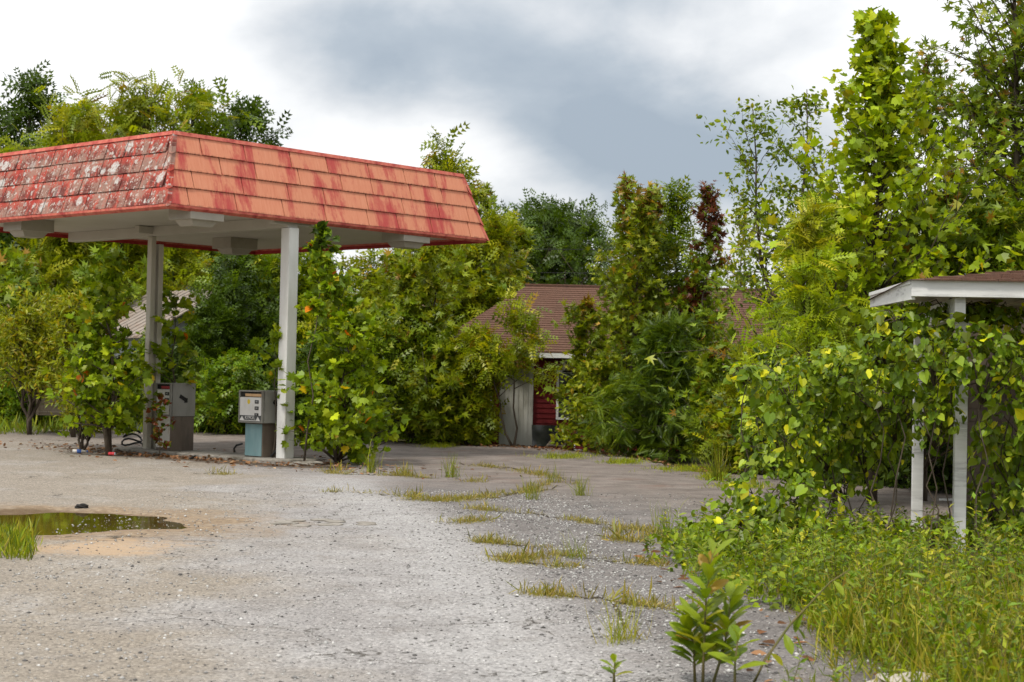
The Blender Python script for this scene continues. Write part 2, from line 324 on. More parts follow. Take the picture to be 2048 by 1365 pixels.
    pr = math_node(t, 'ADD', math_node(t, 'SQRT', math_node(t, 'ADD', math_node(t, 'MULTIPLY', dx, dx), math_node(t, 'MULTIPLY', dy, dy))), math_node(t, 'MULTIPLY', math_node(t, 'SUBTRACT', med, 0.5), 1.1))
    silt = ramp(t, pr, [(0.62, 0.95), (1.2, 0.0)])
    base = mixc(t, silt, base, ramp(t, fine, [(0.3, (0.17, 0.115, 0.072)), (0.5, (0.27, 0.195, 0.125)), (0.7, (0.42, 0.325, 0.215))]))
    c2 = gp(205, 1097)
    dx = math_node(t, 'DIVIDE', math_node(t, 'SUBTRACT', X, c2.x), 0.95); dy = math_node(t, 'DIVIDE', math_node(t, 'SUBTRACT', Y, c2.y), 0.75)
    pr2 = math_node(t, 'ADD', math_node(t, 'SQRT', math_node(t, 'ADD', math_node(t, 'MULTIPLY', dx, dx), math_node(t, 'MULTIPLY', dy, dy))), math_node(t, 'ADD', math_node(t, 'MULTIPLY', math_node(t, 'SUBTRACT', med, 0.5), 2.6), math_node(t, 'MULTIPLY', math_node(t, 'SUBTRACT', fine, 0.5), 1.6)))
    base = mixc(t, ramp(t, pr2, [(0.4, 0.8), (1.1, 0.0)]), base, mixc(t, fine, (0.40, 0.27, 0.16), (0.52, 0.38, 0.25)))
    # red-brown dirt on the apron, black leaf mould round the pump island
    base = mixc(t, math_node(t, 'MULTIPLY', ramp(t, noise(t, vmap(t, P, loc=(5, 3, 0)), 0.9, 6, 0.65), [(0.55, 0.0), (0.68, 1.0)]), math_node(t, 'MULTIPLY', apm, 0.7)), base, (0.17, 0.10, 0.07))
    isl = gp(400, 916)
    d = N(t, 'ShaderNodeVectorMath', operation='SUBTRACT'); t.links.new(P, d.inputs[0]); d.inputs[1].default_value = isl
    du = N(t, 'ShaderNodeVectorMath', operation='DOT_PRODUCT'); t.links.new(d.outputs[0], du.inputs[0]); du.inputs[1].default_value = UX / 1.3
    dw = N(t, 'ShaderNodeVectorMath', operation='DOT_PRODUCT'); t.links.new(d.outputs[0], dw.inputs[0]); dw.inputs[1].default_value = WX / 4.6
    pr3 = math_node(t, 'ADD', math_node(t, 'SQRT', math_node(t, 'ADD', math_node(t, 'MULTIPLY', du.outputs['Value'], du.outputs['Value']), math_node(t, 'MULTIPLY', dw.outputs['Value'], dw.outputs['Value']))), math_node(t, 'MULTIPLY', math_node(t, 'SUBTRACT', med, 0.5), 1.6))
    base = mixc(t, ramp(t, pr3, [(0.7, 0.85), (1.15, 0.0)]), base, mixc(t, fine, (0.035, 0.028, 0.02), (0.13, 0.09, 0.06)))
    # soil under the weeds on the near right
    se = math_node(t, 'ADD', math_node(t, 'SUBTRACT', X, math_node(t, 'ADD', 1.75, math_node(t, 'MULTIPLY', math_node(t, 'SUBTRACT', Y, 9.0), 0.06))), math_node(t, 'MULTIPLY', math_node(t, 'SUBTRACT', med, 0.5), 1.6))
    near = ramp(t, math_node(t, 'MULTIPLY', math_node(t, 'SUBTRACT', 22.0, Y), 0.3, True), [(0.2, 0.0), (0.9, 1.0)])
    base = mixc(t, math_node(t, 'MULTIPLY', near, ramp(t, math_node(t, 'MULTIPLY', se, 1.0, True), [(0.0, 0.0), (0.35, 0.9)])), base, mixc(t, fine, (0.06, 0.042, 0.026), (0.16, 0.11, 0.07)))
    # cracks
    wv = N(t, 'ShaderNodeVectorMath', operation='ADD'); t.links.new(P, wv.inputs[0])
    nz = N(t, 'ShaderNodeTexNoise'); nz.inputs['Scale'].default_value = 1.3; nz.inputs['Detail'].default_value = 5; t.links.new(P, nz.inputs['Vector'])
    sc2 = N(t, 'ShaderNodeVectorMath', operation='SCALE'); t.links.new(nz.outputs['Color'], sc2.inputs[0]); sc2.inputs['Scale'].default_value = 1.1
    t.links.new(sc2.outputs[0], wv.inputs[1])
    ve = N(t, 'ShaderNodeTexVoronoi', feature='DISTANCE_TO_EDGE'); ve.inputs['Scale'].default_value = 0.42; t.links.new(wv.outputs[0], ve.inputs['Vector'])
    crw = ramp(t, big, [(0.42, 0.0), (0.62, 0.0065)])
    ck = math_node(t, 'LESS_THAN', ve.outputs['Distance'], math_node(t, 'MULTIPLY', crw, math_node(t, 'ADD', fine, 0.2)))
    base = mixc(t, math_node(t, 'MULTIPLY', ck, 0.75), base, (0.05, 0.042, 0.03))
    wet = ramp(t, puddle_nodes(t, X, Y, med), [(0.85, 1.0), (1.15, 0.0)])
    base = mixc(t, math_node(t, 'MULTIPLY', wet, 0.75), base, (0.10, 0.062, 0.03))
    setc(t, b, base, 0.9, 0.2)
    h = math_node(t, 'ADD', math_node(t, 'MULTIPLY', vo.outputs['Distance'], -0.9), math_node(t, 'ADD', grit, math_node(t, 'MULTIPLY', fine, 2.2)))
    h = math_node(t, 'SUBTRACT', h, math_node(t, 'MULTIPLY', ck, 2.5))
    bump(t, b, h, 0.75, 0.012)
    return m
def puddle_nodes(t, X, Y, med):
    dx = math_node(t, 'DIVIDE', math_node(t, 'SUBTRACT', X, PUD.x), PUDR[0] * 1.25); dy = math_node(t, 'DIVIDE', math_node(t, 'SUBTRACT', Y, PUD.y), PUDR[1] * 1.3)
    return math_node(t, 'ADD', math_node(t, 'SQRT', math_node(t, 'ADD', math_node(t, 'MULTIPLY', dx, dx), math_node(t, 'MULTIPLY', dy, dy))), math_node(t, 'MULTIPLY', math_node(t, 'SUBTRACT', med, 0.5), 0.5))
def earthmat():
    m, t, b, P, o = mat('earth')
    n1 = noise(t, P, 0.5, 6, 0.6); n2 = noise(t, P, 9, 6, 0.7)
    c = ramp(t, n2, [(0.3, (0.045, 0.032, 0.02)), (0.55, (0.10, 0.07, 0.042)), (0.75, (0.17, 0.125, 0.08))])
    c = mixc(t, ramp(t, n1, [(0.45, 0.0), (0.6, 0.7)]), c, (0.06, 0.075, 0.02))
    setc(t, b, c, 0.95, 0.1); bump(t, b, n2, 0.9, 0.05); return m
g = MB(); g.add([(-900, -300, -0.11), (900, -300, -0.11), (900, 1500, -0.11), (-900, 1500, -0.11)], [(0, 1, 2, 3)])
tag(g.build('ground', earthmat()), kind='structure')
nx, ny = len(xs), len(ys)
lv = np.stack([GX.ravel(), GY.ravel(), GZ.ravel()], 1)
idx = np.arange(nx * ny).reshape(ny, nx)
lf = np.stack([idx[:-1, :-1].ravel(), idx[:-1, 1:].ravel(), idx[1:, 1:].ravel(), idx[1:, :-1].ravel()], 1)
me = bpy.data.meshes.new('parking_lot'); me.from_pydata(lv.tolist(), [], lf.tolist()); me.update(); me.polygons.foreach_set('use_smooth', [True] * len(me.polygons))
me.materials.append(lotmat()); tag(link(bpy.data.objects.new('parking_lot', me)), kind='structure')
def watermat():
    m, t, b, P, o = mat('muddy_water')
    setc(t, b, ramp(t, noise(t, P, 1.5, 4), [(0.3, (0.060, 0.040, 0.006)), (0.7, (0.085, 0.058, 0.010))]), 0.04, 0.5); b.inputs['IOR'].default_value = 1.33
    bump(t, b, noise(t, P, 3.5, 2), 0.02, 0.02); return m
p = MB(); ring = []
for k in range(96):
    a = 2 * math.pi * k / 96; r = 1.0
    for _ in range(6):
        x, y = PUD.x + PUDR[0] * r * math.cos(a), PUD.y + PUDR[1] * r * math.sin(a); r *= 1.12 / float(puddle_r(np.array(x), np.array(y)))
    ring.append((x, y, -0.026))
p.add(ring, [tuple(range(96))])
tag(p.build('puddle', watermat()), kind='structure')
# ------------------------------------------------------------------ leaf geometry
def tmpl(*polys):
    vs, fs = [], []
    for pl in polys:
        b = len(vs); vs += pl; fs.append(list(range(b, b + len(pl))))
    return np.array(vs, float), fs
def mirror(half, zf=0.25):
    a = [(x, y, abs(y) * zf) for x, y in half]; b_ = [(x, -y, abs(y) * zf) for x, y in reversed(half)]
    return a, b_
LANCE = tmpl([(0, 0, 0), (1, 0, -.06), (.42, .17, .05)], [(0, 0, 0), (.42, -.17, .05), (1, 0, -.06)])
OVATE = tmpl(*mirror([(0, 0), (1, 0), (.72, .2), (.38, .28), (.1, .14)], 0.3))
HEART = tmpl(*mirror([(0.08, 0), (1, 0), (.7, .24), (.36, .43), (.05, .36), (-.08, .16)], 0.28))
STAR = tmpl(*mirror([(0, 0), (1, 0), (.42, .13), (.72, .5), (.26, .23), (.12, .54)], 0.18))
SYC = tmpl(*mirror([(0, 0), (1, 0), (.78, .14), (.64, .2), (.74, .5), (.48, .42), (.30, .60), (-.04, .26)], 0.22))
def compound(n, leaflet=0.36, wid=0.30, droop=0.25, spread=0.95):
    P = []
    for i in range(n):
        x = 0.18 + 0.75 * i / max(1, n - 1); z = -droop * x * x
        for s in (-1, 1):
            a = spread; l = leaflet * (1 - 0.25 * abs(i / max(1, n - 1) - .4))
            dx, dy = math.cos(a) * l, s * math.sin(a) * l; wx, wy = -math.sin(a) * s * l * wid * .5, math.cos(a) * l * wid * .5 * 1
            P.append([(x + dx * .22 + wx * 1.15, dy * .22 + wy * 1.15, z + .02), (x + dx, dy, z - .08 * l - .02), (x + dx * .22 - wx * 1.15, dy * .22 - wy * 1.15, z + .02)])
    P.append([(1.0, .055, -droop), (1.3, 0, -droop * 1.25), (1.0, -.055, -droop)])
    return tmpl(*P)
PINN = compound(4, 0.38, 0.52); PINN_L = compound(6, 0.32, 0.46, 0.35); FERN = compound(9, 0.26, 0.34, 0.3, 1.15)
SPRIG = compound(3, 0.46, 0.6, 0.1, 0.8)
BLADE = tmpl([(0, -.022, 0), (0, .022, 0), (.45, .018, .0), (.45, -.018, .0)], [(.45, -.018, 0), (.45, .018, 0), (.8, .010, -.07), (.8, -.010, -.07)], [(.8, -.010, -.07), (.8, .010, -.07), (1, 0, -.2)])
TUFT = tmpl([(0, -.03, 0), (0, .03, 0), (.6, .018, 0), (1, 0, -.12)])
STONE = (np.array([(1, 0, 0), (-.9, .2, 0), (.1, .8, .1), (-.1, -.9, 0), (.1, 0, .55), (0, .1, -.4)], float), [[0, 2, 4], [2, 1, 4], [1, 3, 4], [3, 0, 4], [2, 0, 5], [1, 2, 5], [3, 1, 5], [0, 3, 5]])
def nrm(a): return a / (np.linalg.norm(a, axis=1, keepdims=True) + 1e-9)
def leafmesh(name, T, P, A, Nn, S, C):
    tv, tf = T; m = len(P); k = len(tv)
    A = nrm(A); B = nrm(np.cross(Nn, A)); Nn = np.cross(A, B)
    S = np.asarray(S).reshape(m, 1, 1)
    V = P[:, None, :] + S * (tv[None, :, 0:1] * A[:, None, :] + tv[None, :, 1:2] * B[:, None, :] + tv[None, :, 2:3] * Nn[:, None, :])
    loops1 = np.concatenate([np.array(f) for f in tf]); lt1 = np.array([len(f) for f in tf])
    L = (loops1[None, :] + (np.arange(m) * k)[:, None]).ravel(); LT = np.tile(lt1, m)
    me = bpy.data.meshes.new(name)
    me.vertices.add(m * k); me.vertices.foreach_set('co', V.astype(np.float32).ravel())
    me.loops.add(len(L)); me.loops.foreach_set('vertex_index', L.astype(np.int32))
    me.polygons.add(len(LT)); me.polygons.foreach_set('loop_start', np.concatenate([[0], np.cumsum(LT)[:-1]]).astype(np.int32))
    me.update(calc_edges=True)
    at_ = me.attributes.new('col', 'FLOAT_COLOR', 'FACE')
    cc = np.concatenate([C, np.ones((m, 1))], 1); at_.data.foreach_set('color', np.repeat(cc, len(tf), 0).astype(np.float32).ravel())
    return me
def pal_pick(rng, pal, m, jit=0.24, gain=(1.46, 1.60, .5)):
    cs = np.array([c for c, _ in pal]) * np.array(gain); ws = np.array([w_ for _, w_ in pal]); ws = ws / ws.sum()
    c = cs[rng.choice(len(pal), m, p=ws)]
    return np.clip(c * (1 + jit * rng.standard_normal((m, 1))).clip(.45, 1.7), 0.003, 0.9)
MID = [((.115, .150, .013), 5), ((.075, .110, .012), 4), ((.17, .19, .018), 2), ((.24, .21, .03), .5)]
YEL = [((.17, .185, .012), 5), ((.115, .145, .012), 3), ((.24, .22, .02), 2), ((.22, .13, .02), .4)]
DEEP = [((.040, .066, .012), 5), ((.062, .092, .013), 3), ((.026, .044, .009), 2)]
SYCP = [((.21, .25, .014), 5), ((.15, .20, .014), 4), ((.30, .31, .025), 2), ((.33, .27, .03), .3)]
SYCD = [((.115, .165, .013), 5), ((.17, .215, .014), 4), ((.25, .27, .02), 1.5), ((.42, .10, .012), .10), ((.40, .26, .02), .15)]
GUM = [((.095, .135, .018), 5), ((.14, .175, .02), 4), ((.20, .20, .03), 1), ((.20, .10, .03), .4)]
GUMY = [((.15, .17, .015), 5), ((.105, .135, .013), 5), ((.20, .19, .02), 1.6), ((.20, .11, .03), .35)]
RED = [((.17, .07, .03), 3), ((.12, .045, .025), 2), ((.20, .12, .03), 4), ((.15, .15, .02), 4)]
VINE = [((.12, .16, .018), 6), ((.08, .12, .016), 5), ((.17, .20, .025), 3), ((.44, .38, .03), .55), ((.30, .29, .025), .5)]
GRASS = [((.12, .15, .012), 5), ((.165, .18, .018), 4), ((.22, .19, .05), 2.5), ((.075, .105, .01), 3)]
DRYG = [((.26, .24, .045), 5), ((.19, .20, .03), 4), ((.33, .27, .10), 2), ((.14, .17, .02), 2)]
HERB = [((.10, .155, .012), 5), ((.14, .185, .016), 4), ((.06, .105, .01), 3), ((.17, .17, .03), 1)]
WILL = [((.17, .18, .014), 5), ((.21, .195, .016), 4), ((.12, .14, .012), 3), ((.24, .17, .02), 1)]
LITT = [((.20, .09, .04), 4), ((.30, .16, .08), 3), ((.12, .06, .03), 3), ((.36, .24, .14), 1)]
# ------------------------------------------------------------------ trees
def shape_r(kind, t):
    if kind == 'cone': return (1 - t) ** 1.0 * min(1, .6 + t * 2.2) * 1.12
    if kind == 'column': return (1 - t ** 3) ** .6 * (.75 + .25 * math.sin(t * 9)) * min(1, .5 + 3 * t)
    if kind == 'round': return math.sqrt(max(0.02, 1 - (2 * t - 0.9) ** 2 / 1.25))
    if kind == 'bush': return math.sqrt(max(0.03, 1 - t * t)) * (.85 + .15 * math.sin(t * 7))
    return 1 - t
def grow(seed, H, cb, Rr, kind, nb, tw, lv_, up=0.5, stems=1, lean=(0, 0), trunk_r=0.06, wander=0.05, twl=0.6):
    rng = np.random.default_rng(seed); wood = MB(); A, D, TT = [], [], []
    for st in range(stems):
        a0 = st * 2.1 + rng.uniform(-.5, .5) + seed
        spread = 0.0 if stems == 1 else rng.uniform(.3, .95) * Rr * (st > 0)
        Hs = H * (1 if st == 0 else rng.uniform(.6, .96))
        K = 7
        tp = [Vector((lean[0] * (i / K) ** 1.3 + math.cos(a0) * spread * (i / K) + rng.normal() * wander * (i > 0), lean[1] * (i / K) + math.sin(a0) * spread * (i / K) + rng.normal() * wander * (i > 0), Hs * i / K)) for i in range(K + 1)]
        wood.tube(tp, [trunk_r * (1 - .88 * i / K) * (1.25 if i == 0 else 1) for i in range(K + 1)], 6)
        def tpos(z):
            q = min(max(z / Hs * K, 0), K - 1e-4); i = int(q); return tp[i].lerp(tp[i + 1], q - i)
        for b in range(nb // stems):
            t = (b + rng.uniform(0, 1)) / (nb // stems); z0 = cb + (Hs - cb) * (0.02 + .95 * t)
            L = Rr * shape_r(kind, t) * rng.uniform(.4, 1.3) * (1 + .3 * math.sin(2 * b * 2.39996 + seed + 5 * t)) / (1.0 if stems == 1 else 1.3)
            L = max(L, 0.12 * Rr)
            az = b * 2.39996 + rng.uniform(-.5, .5); el = up + .35 * t + rng.normal() * .15
            L /= max(.5, math.cos(el)); L = min(L, max(.2, (Hs * 1.02 - z0) / max(.25, math.sin(el)) + .22 * Rr))
            o = tpos(max(z0 - L * math.sin(el) * .55, cb * .6)); d = Vector((math.cos(az) * math.cos(el), math.sin(az) * math.cos(el), math.sin(el)))
            pts = [o]; dd = d.copy()
            for q in range(3):
                dd = (dd + Vector((rng.normal() * .13, rng.normal() * .13, rng.normal() * .09 - .05))).normalized(); pts.append(pts[-1] + dd * L / 3)
            r0 = trunk_r * (1 - .8 * z0 / H) * .5 + .003
            wood.tube(pts, [r0, r0 * .7, r0 * .45, r0 * .2], 4)
            for k in range(tw):
                q = rng.uniform(.25, 1.0) ** .8; j = min(2, int(q * 3)); p0 = pts[j].lerp(pts[j + 1], q * 3 - j)
                td = (dd * .6 + Vector((rng.normal() * .6, rng.normal() * .6, rng.normal() * .4 + .12))).normalized(); tl = twl * (L * .55 + .12 * Rr) * rng.uniform(.6, 1.2)
                s = np.linspace(.15, 1, lv_) + rng.uniform(-.06, .06, lv_)
                A.append(np.array(p0)[None] + np.array(td)[None] * (s * tl)[:, None] + rng.normal(size=(lv_, 3)) * .045 * Rr); D.append(np.repeat(np.array(td)[None], lv_, 0)); TT.append(np.full(lv_, t))
                if k % 2 == 0: wood.tube([p0, p0 + td * tl], [r0 * .3, r0 * .12], 3)
        tips = lv_ * 3
        s = rng.uniform(.8, 1.0, tips); A.append(np.array([tpos(q * Hs) for q in s]) + rng.normal(size=(tips, 3)) * .03 * Rr); D.append(np.tile([[0, 0, 1.0]], (tips, 1)) + rng.normal(size=(tips, 3)) * .5); TT.append(np.full(tips, 1.0))
    return wood, np.concatenate(A), np.concatenate(D), np.concatenate(TT), rng
def foliage(rng, A, D, T, size, pal, droop, TT=None, tip_pal=None, flat=0.75, svar=.3, name='crown', tip_from=.7):
    m = len(A)
    X = nrm(D * .5 + rng.normal(size=(m, 3)) * .75 + np.array([[0, 0, -droop]]))
    Nn = nrm(np.array([[0, -.15, 1.0]]) * flat + rng.normal(size=(m, 3)) * .6)
    S = size * np.clip(1 + svar * rng.standard_normal(m), .45, 1.4)
    C = pal_pick(rng, pal, m)
    if tip_pal is not None:
        C2 = pal_pick(rng, tip_pal, m); msk = rng.uniform(size=m) < np.clip((TT - tip_from) / .25, 0, .75); C = np.where(msk[:, None], C2, C)
    return leafmesh(name, T, A, X, Nn, S, C), X, Nn, S, C
LEAFMATS = {}
def leaf_parts(parent, name, T, P, X, Nn, S, C, n, rng, score):
    """the n leaves that show largest become objects of their own (shared meshes)"""
    key = id(T[0])
    order = np.argsort(-score)[:n]
    cols = C[order]; q = np.round(np.log(cols + .01) * 2.2) ; 
    for i, o_ in enumerate(order):
        kk = (key, tuple(q[i]))
        if kk not in LEAFMATS:
            me = bpy.data.meshes.new(name); me.from_pydata([tuple(v) for v in T[0]], [], T[1]); me.update(); me.materials.append(leafcolmat('leaf_tone', tuple(float(x) for x in cols[i]))); LEAFMATS[kk] = me
        a = X[o_] / np.linalg.norm(X[o_]); b_ = np.cross(Nn[o_], a); b_ /= np.linalg.norm(b_) + 1e-9; c_ = np.cross(a, b_)
        M = Matrix(((a[0], b_[0], c_[0]), (a[1], b_[1], c_[1]), (a[2], b_[2], c_[2])))
        inst(name, LEAFMATS[kk], parent, tuple(P[o_]), M.to_euler(), float(S[o_]))
    keep = np.ones(len(P), bool); keep[order] = False
    return keep
def tree(name, label, cat, pos, H, cb, Rr, kind, nb, tw, lv_, T, size, pal, seed, up=.5, droop=.2, trunk_r=.06, stems=1, lean=(0, 0), tip_pal=None, tip_from=.7, group=None, singles=0, flat=.75, rz=0.0, twl=.62, wander=.06, z=-0.05, svar=.3):
    root = empty(name, (pos[0], pos[1], z), label, cat, rz, group)
    nb = int(nb * .78)
    wood, A, D, TT, rng = grow(seed, H, cb, Rr, kind, nb, tw, lv_, up, stems, lean, trunk_r, wander, twl)
    wood.build('trunk' if cat == 'tree' else 'stem', BARK, root, smooth=True)
    me, X, Nn, S, C = foliage(rng, A, D, T, size, pal, droop, TT, tip_pal, flat, svar, tip_from=tip_from)
    if singles:
        c_, s_ = math.cos(rz), math.sin(rz)
        yy = A[:, 1] if rz == 0 else A[:, 0] * s_ + A[:, 1] * c_
        keep = leaf_parts(root, 'leaf', T, A, X, Nn, S, C, singles, rng, S / S.mean() - yy / Rr * 1.2)
        bpy.data.meshes.remove(me); me = leafmesh('crown', T, A[keep], X[keep], Nn[keep], S[keep], C[keep])
    me.materials.append(LEAF)
    o = bpy.data.objects.new('crown' if cat == 'tree' else 'foliage', me); link(o, root)
    return root
def copytree(src, label, pos, sc, rz, group=None):
    r = src.copy(); COL.objects.link(r); r['label'] = label; r.location = (pos[0], pos[1], -0.05); r.scale = sc if hasattr(sc, '__len__') else (sc, sc, sc); r.rotation_euler = (0, 0, rz)
    if group: r['group'] = group
    for ch in src.children:
        c = ch.copy(); COL.objects.link(c); c.parent = r
    return r
def hz(px, py, Y): return at(px, py, Y).z
def gx(px, Y): return at(px, 760, Y).x
#BUILD
# ------------------------------------------------------------------ filling station canopy
CZ, CH, CI, LU, LW = 4.40, 1.30, 0.36, 7.9, 7.25
CAo = gp(335, 409, CZ)
can = empty('station_canopy', (CAo.x, CAo.y, 0), 'filling station canopy with peeling red and orange shingle mansard on two posts', 'canopy', CA)
# local frame: x along UX, y along WX, origin under the near corner
def face(P0, e, n, L):
    P0, e, n = Vector(P0), Vector(e), Vector(n)
    def pt(s, z, off=0.0):
        k = (z - CZ) / CH * CI
        s = min(max(s, k), L - k); return P0 + e * s - n * k + n * off + Vector((0, 0, z - P0.z))
    return pt
faces = {'right': (face((0, 0, CZ), (1, 0, 0), (0, -1, 0), LU), LU, PEEL, 0.95), 'left': (face((0, 0, CZ), (0, 1, 0), (-1, 0, 0), LW), LW, LICH, 0.62),
         'back': (face((0, LW, CZ), (1, 0, 0), (0, 1, 0), LU), LU, CAPS, 0), 'far': (face((LU, 0, CZ), (0, 1, 0), (1, 0, 0), LW), LW, CAPS, 0)}
rg = random.Random(5); PBRN0 = simple('mould_backing', (0.06, 0.02, 0.018), (0.12, 0.04, 0.03), 6, .9)
for nm, (pt, L, mt, wd) in faces.items():
    flip = nm in ('left', 'back')
    m = MB(); m.hexa([pt(0, CZ, -.05), pt(L, CZ, -.05), pt(L, CZ, 0), pt(0, CZ, 0), pt(CI, CZ + CH, -.05), pt(L - CI, CZ + CH, -.05), pt(L - CI, CZ + CH, 0), pt(CI, CZ + CH, 0)])
    pan = m.build('mansard_face', mt if not wd else PBRN0, can)
    if wd:
        for k in range(4):
            z0 = CZ + 0.015 + 0.31 * k; z1 = z0 + 0.325
            s = -rg.uniform(0.1, .9) * wd; cuts = []
            while s < L: cuts.append(s); s += wd * rg.uniform(.82, 1.15)
            cuts.append(L + 1)
            for a, b_ in zip(cuts[:-1], cuts[1:]):
                kk = (z1 - CZ) / CH * CI
                if b_ < kk + .06 or a > L - kk - .06: continue
                a2, b2 = a + .011, b_ - .011; j = rg.uniform(-.004, .006); pr = .034 + rg.uniform(-.004, .008)
                m = MB(); m.hexa([pt(a2, z0 + j, .004), pt(b2, z0 + j * .5, .004), pt(b2, z0 + j * .5, pr), pt(a2, z0 + j, pr), pt(a2, z1, .002), pt(b2, z1, .002), pt(b2, z1, .012), pt(a2, z1, .012)])
                m.build('shingle', mt, pan)
    m = MB()
    m.hexa([pt(0, CZ + CH - .055, .012), pt(L, CZ + CH - .055, .012), pt(L, CZ + CH - .055, .036), pt(0, CZ + CH - .055, .036), pt(0, CZ + CH + .012, -.06), pt(L, CZ + CH + .012, -.06), pt(L, CZ + CH + .012, .03), pt(0, CZ + CH + .012, .03)])
    m.build('cap_trim', CAPS, can)
    m = MB(); e0, e1 = pt(0, CZ), pt(L, CZ); n_ = (pt(1, CZ, 1) - pt(1, CZ, 0))
    m.hexa([e0 - n_ * .03 + Vector((0, 0, -.075)), e1 - n_ * .03 + Vector((0, 0, -.075)), e1 + n_ * .03 + Vector((0, 0, -.03)), e0 + n_ * .03 + Vector((0, 0, -.03)), e0 - n_ * .03 + Vector((0, 0, .012)), e1 - n_ * .03 + Vector((0, 0, .012)), e1 + n_ * .03 + Vector((0, 0, .012)), e0 + n_ * .03 + Vector((0, 0, .012))])
    m.build('drip_edge', CAPS if wd else REDLIP, can)
for cx, cy_, sx, sy in ((0, 0, -1, -1), (LU, 0, 1, -1), (0, LW, -1, 1)):
    m = MB()
    for k in range(4):
        z0 = CZ - .01 + .31 * k; z1 = z0 + .34
        k0, k1 = (z0 - CZ) / CH * CI, (z1 - CZ) / CH * CI
        def q(kk, z, o, du, dv): return Vector((cx - sx * kk + sx * o - sx * du, cy_ - sy * kk + sy * o - sy * dv, z))
        w_ = .085
        m.add([q(k0, z0 - .03, .05, 0, 0), q(k0, z0 + .01, .048, w_, 0), q(k1, z1, .016, w_, 0), q(k1, z1, .022, 0, 0), q(k1, z1, .016, 0, w_), q(k0, z0 + .01, .048, 0, w_), q(k0, z0, 0, 0, 0)], [(0, 1, 2, 3), (0, 3, 4, 5), (0, 6, 1), (0, 5, 6)])
    m.build('hip_cap', LICH if (cx, cy_) == (0, 0) else CAPS, can)
m = MB(); npl = 66; pw = (LU - .1) / npl
for i in range(npl):
    x0 = .05 + i * pw; m.hexa([(x0 + .008, .05, CZ + .035), (x0 + pw - .008, .05, CZ + .035), (x0 + pw - .008, LW - .05, CZ + .035), (x0 + .008, LW - .05, CZ + .035), (x0, .05, CZ + .06), (x0 + pw, .05, CZ + .06), (x0 + pw, LW - .05, CZ + .06), (x0, LW - .05, CZ + .06)])
tag(m.build('soffit_strips', SOFF, can), kind='stuff')
m = MB(); m.box((LU / 2, LW / 2, CZ + .085), (LU - .12, LW - .12, .04)); m.build('soffit_deck', SOFF, can)
m = MB(); m.box((LU / 2, LW / 2, CZ + CH - .12), (LU - 2 * CI - .1, LW - 2 * CI - .1, .05)); m.build('roof_deck', CONC, can)
inv = can.matrix_basis.inverted() if False else Matrix.Rotation(-CA, 4, 'Z') @ Matrix.Translation((-CAo.x, -CAo.y, 0))
pf, pl_ = inv @ at(580, 920, 30.9), inv @ at(290, 900, 33.4)
bx = LU * .5 - .05
bx = (pf.x + pl_.x) / 2
m = MB(); m.box((bx, LW / 2, CZ - .06), (.24, LW - .3, .19)); m.build('main_beam', SOFF, can, .008)
for yy in (pf.y, pl_.y):
    m = MB(); m.box((bx, yy, CZ - .045), (.9, .14, .14)); m.build('beam_bracket', SOFF, can, .006)
def cpost(yy, split, mt):
    m = MB()
    if split:
        m.box((bx - .085, yy, (CZ - .16) / 2), (.11, .14, CZ - .16)); m.box((bx + .095, yy - .01, (CZ - .3) / 2), (.11, .13, CZ - .3)); m.box((bx, yy + .03, CZ / 2 - .2), (.1, .05, CZ - .5))
    else: m.box((bx, yy, (CZ - .16) / 2), (.23, .23, CZ - .16))
    o = m.build('post', mt, can, .012)
    b2 = MB(); b2.box((bx, yy, .02), (.36, .36, .05)); b2.build('base_plate', CONC, o)
    return o
cpost(pf.y, False, WHITEP); cpost(pl_.y, True, CREAMP)
for px, py in ((393, 428), (58, 452), (470, 489), (812, 474)):
    q = inv @ gp(px, py - 8, CZ)
    m = MB(); m.box((q.x, q.y, CZ - .08), (.72, .62, .23)); fx = m.build('light_housing', FIXT, can, .006)
    m = MB(); z1, z2 = CZ - .195, CZ - .30
    m.hexa([(q.x - .20, q.y - .18, z2), (q.x + .20, q.y - .18, z2), (q.x + .20, q.y + .18, z2), (q.x - .20, q.y + .18, z2), (q.x - .28, q.y - .24, z1), (q.x + .28, q.y - .24, z1), (q.x + .28, q.y + .24, z1), (q.x - .28, q.y + .24, z1)])
    m.build('lamp_lens', FIXT, fx)
# ------------------------------------------------------------------ pump island and pumps
isl = (pf + pl_) / 2
def cw(x, y, z=0.0): return Matrix.Translation((CAo.x, CAo.y, 0)) @ Matrix.Rotation(CA, 4, 'Z') @ Vector((x, y, z))
c_ = cw(bx, (pf.y + pl_.y) / 2 + .1, 0)
m = MB(); Li = abs(pl_.y - pf.y) + 1.3; pts = []
for sx, sy, a0 in ((1, 1, 0), (-1, 1, 90), (-1, -1, 180), (1, -1, 270)):
    for k in range(5):
        a = R(a0 + k * 22.5); pts.append((sx * .15 + .40 * math.cos(a), sy * (Li / 2 - .4) + .40 * math.sin(a)))
n = len(pts); m.add([(x, y, -.06) for x, y in pts] + [(x, y, .07) for x, y in pts], [tuple(n + i for i in range(n))] + [(i, (i + 1) % n, n + (i + 1) % n, n + i) for i in range(n)])
o = m.build('pump_island', CONC, None, .02); o.location = c_; o.rotation_euler = (0, 0, CA)
tag(o, 'low concrete pump island littered with leaves under the canopy', 'island')
PWHITE = simple('pump_white', (0.60, 0.58, 0.54), (0.72, 0.70, 0.66), 6, .5, .35, (1, 1, .5), .1, (.42, .27, .14), .62)
PGREY = simple('pump_grey', (0.20, 0.19, 0.165), (0.27, 0.26, 0.23), 5, .45, .4, (1, 1, .4), .1, (.11, .09, .07), .6)
PBRN = simple('pump_brown', (0.10, 0.075, 0.055), (0.16, 0.125, 0.095), 5, .6, .3, (1, 1, .3), .2, (.06, .05, .04), .6)
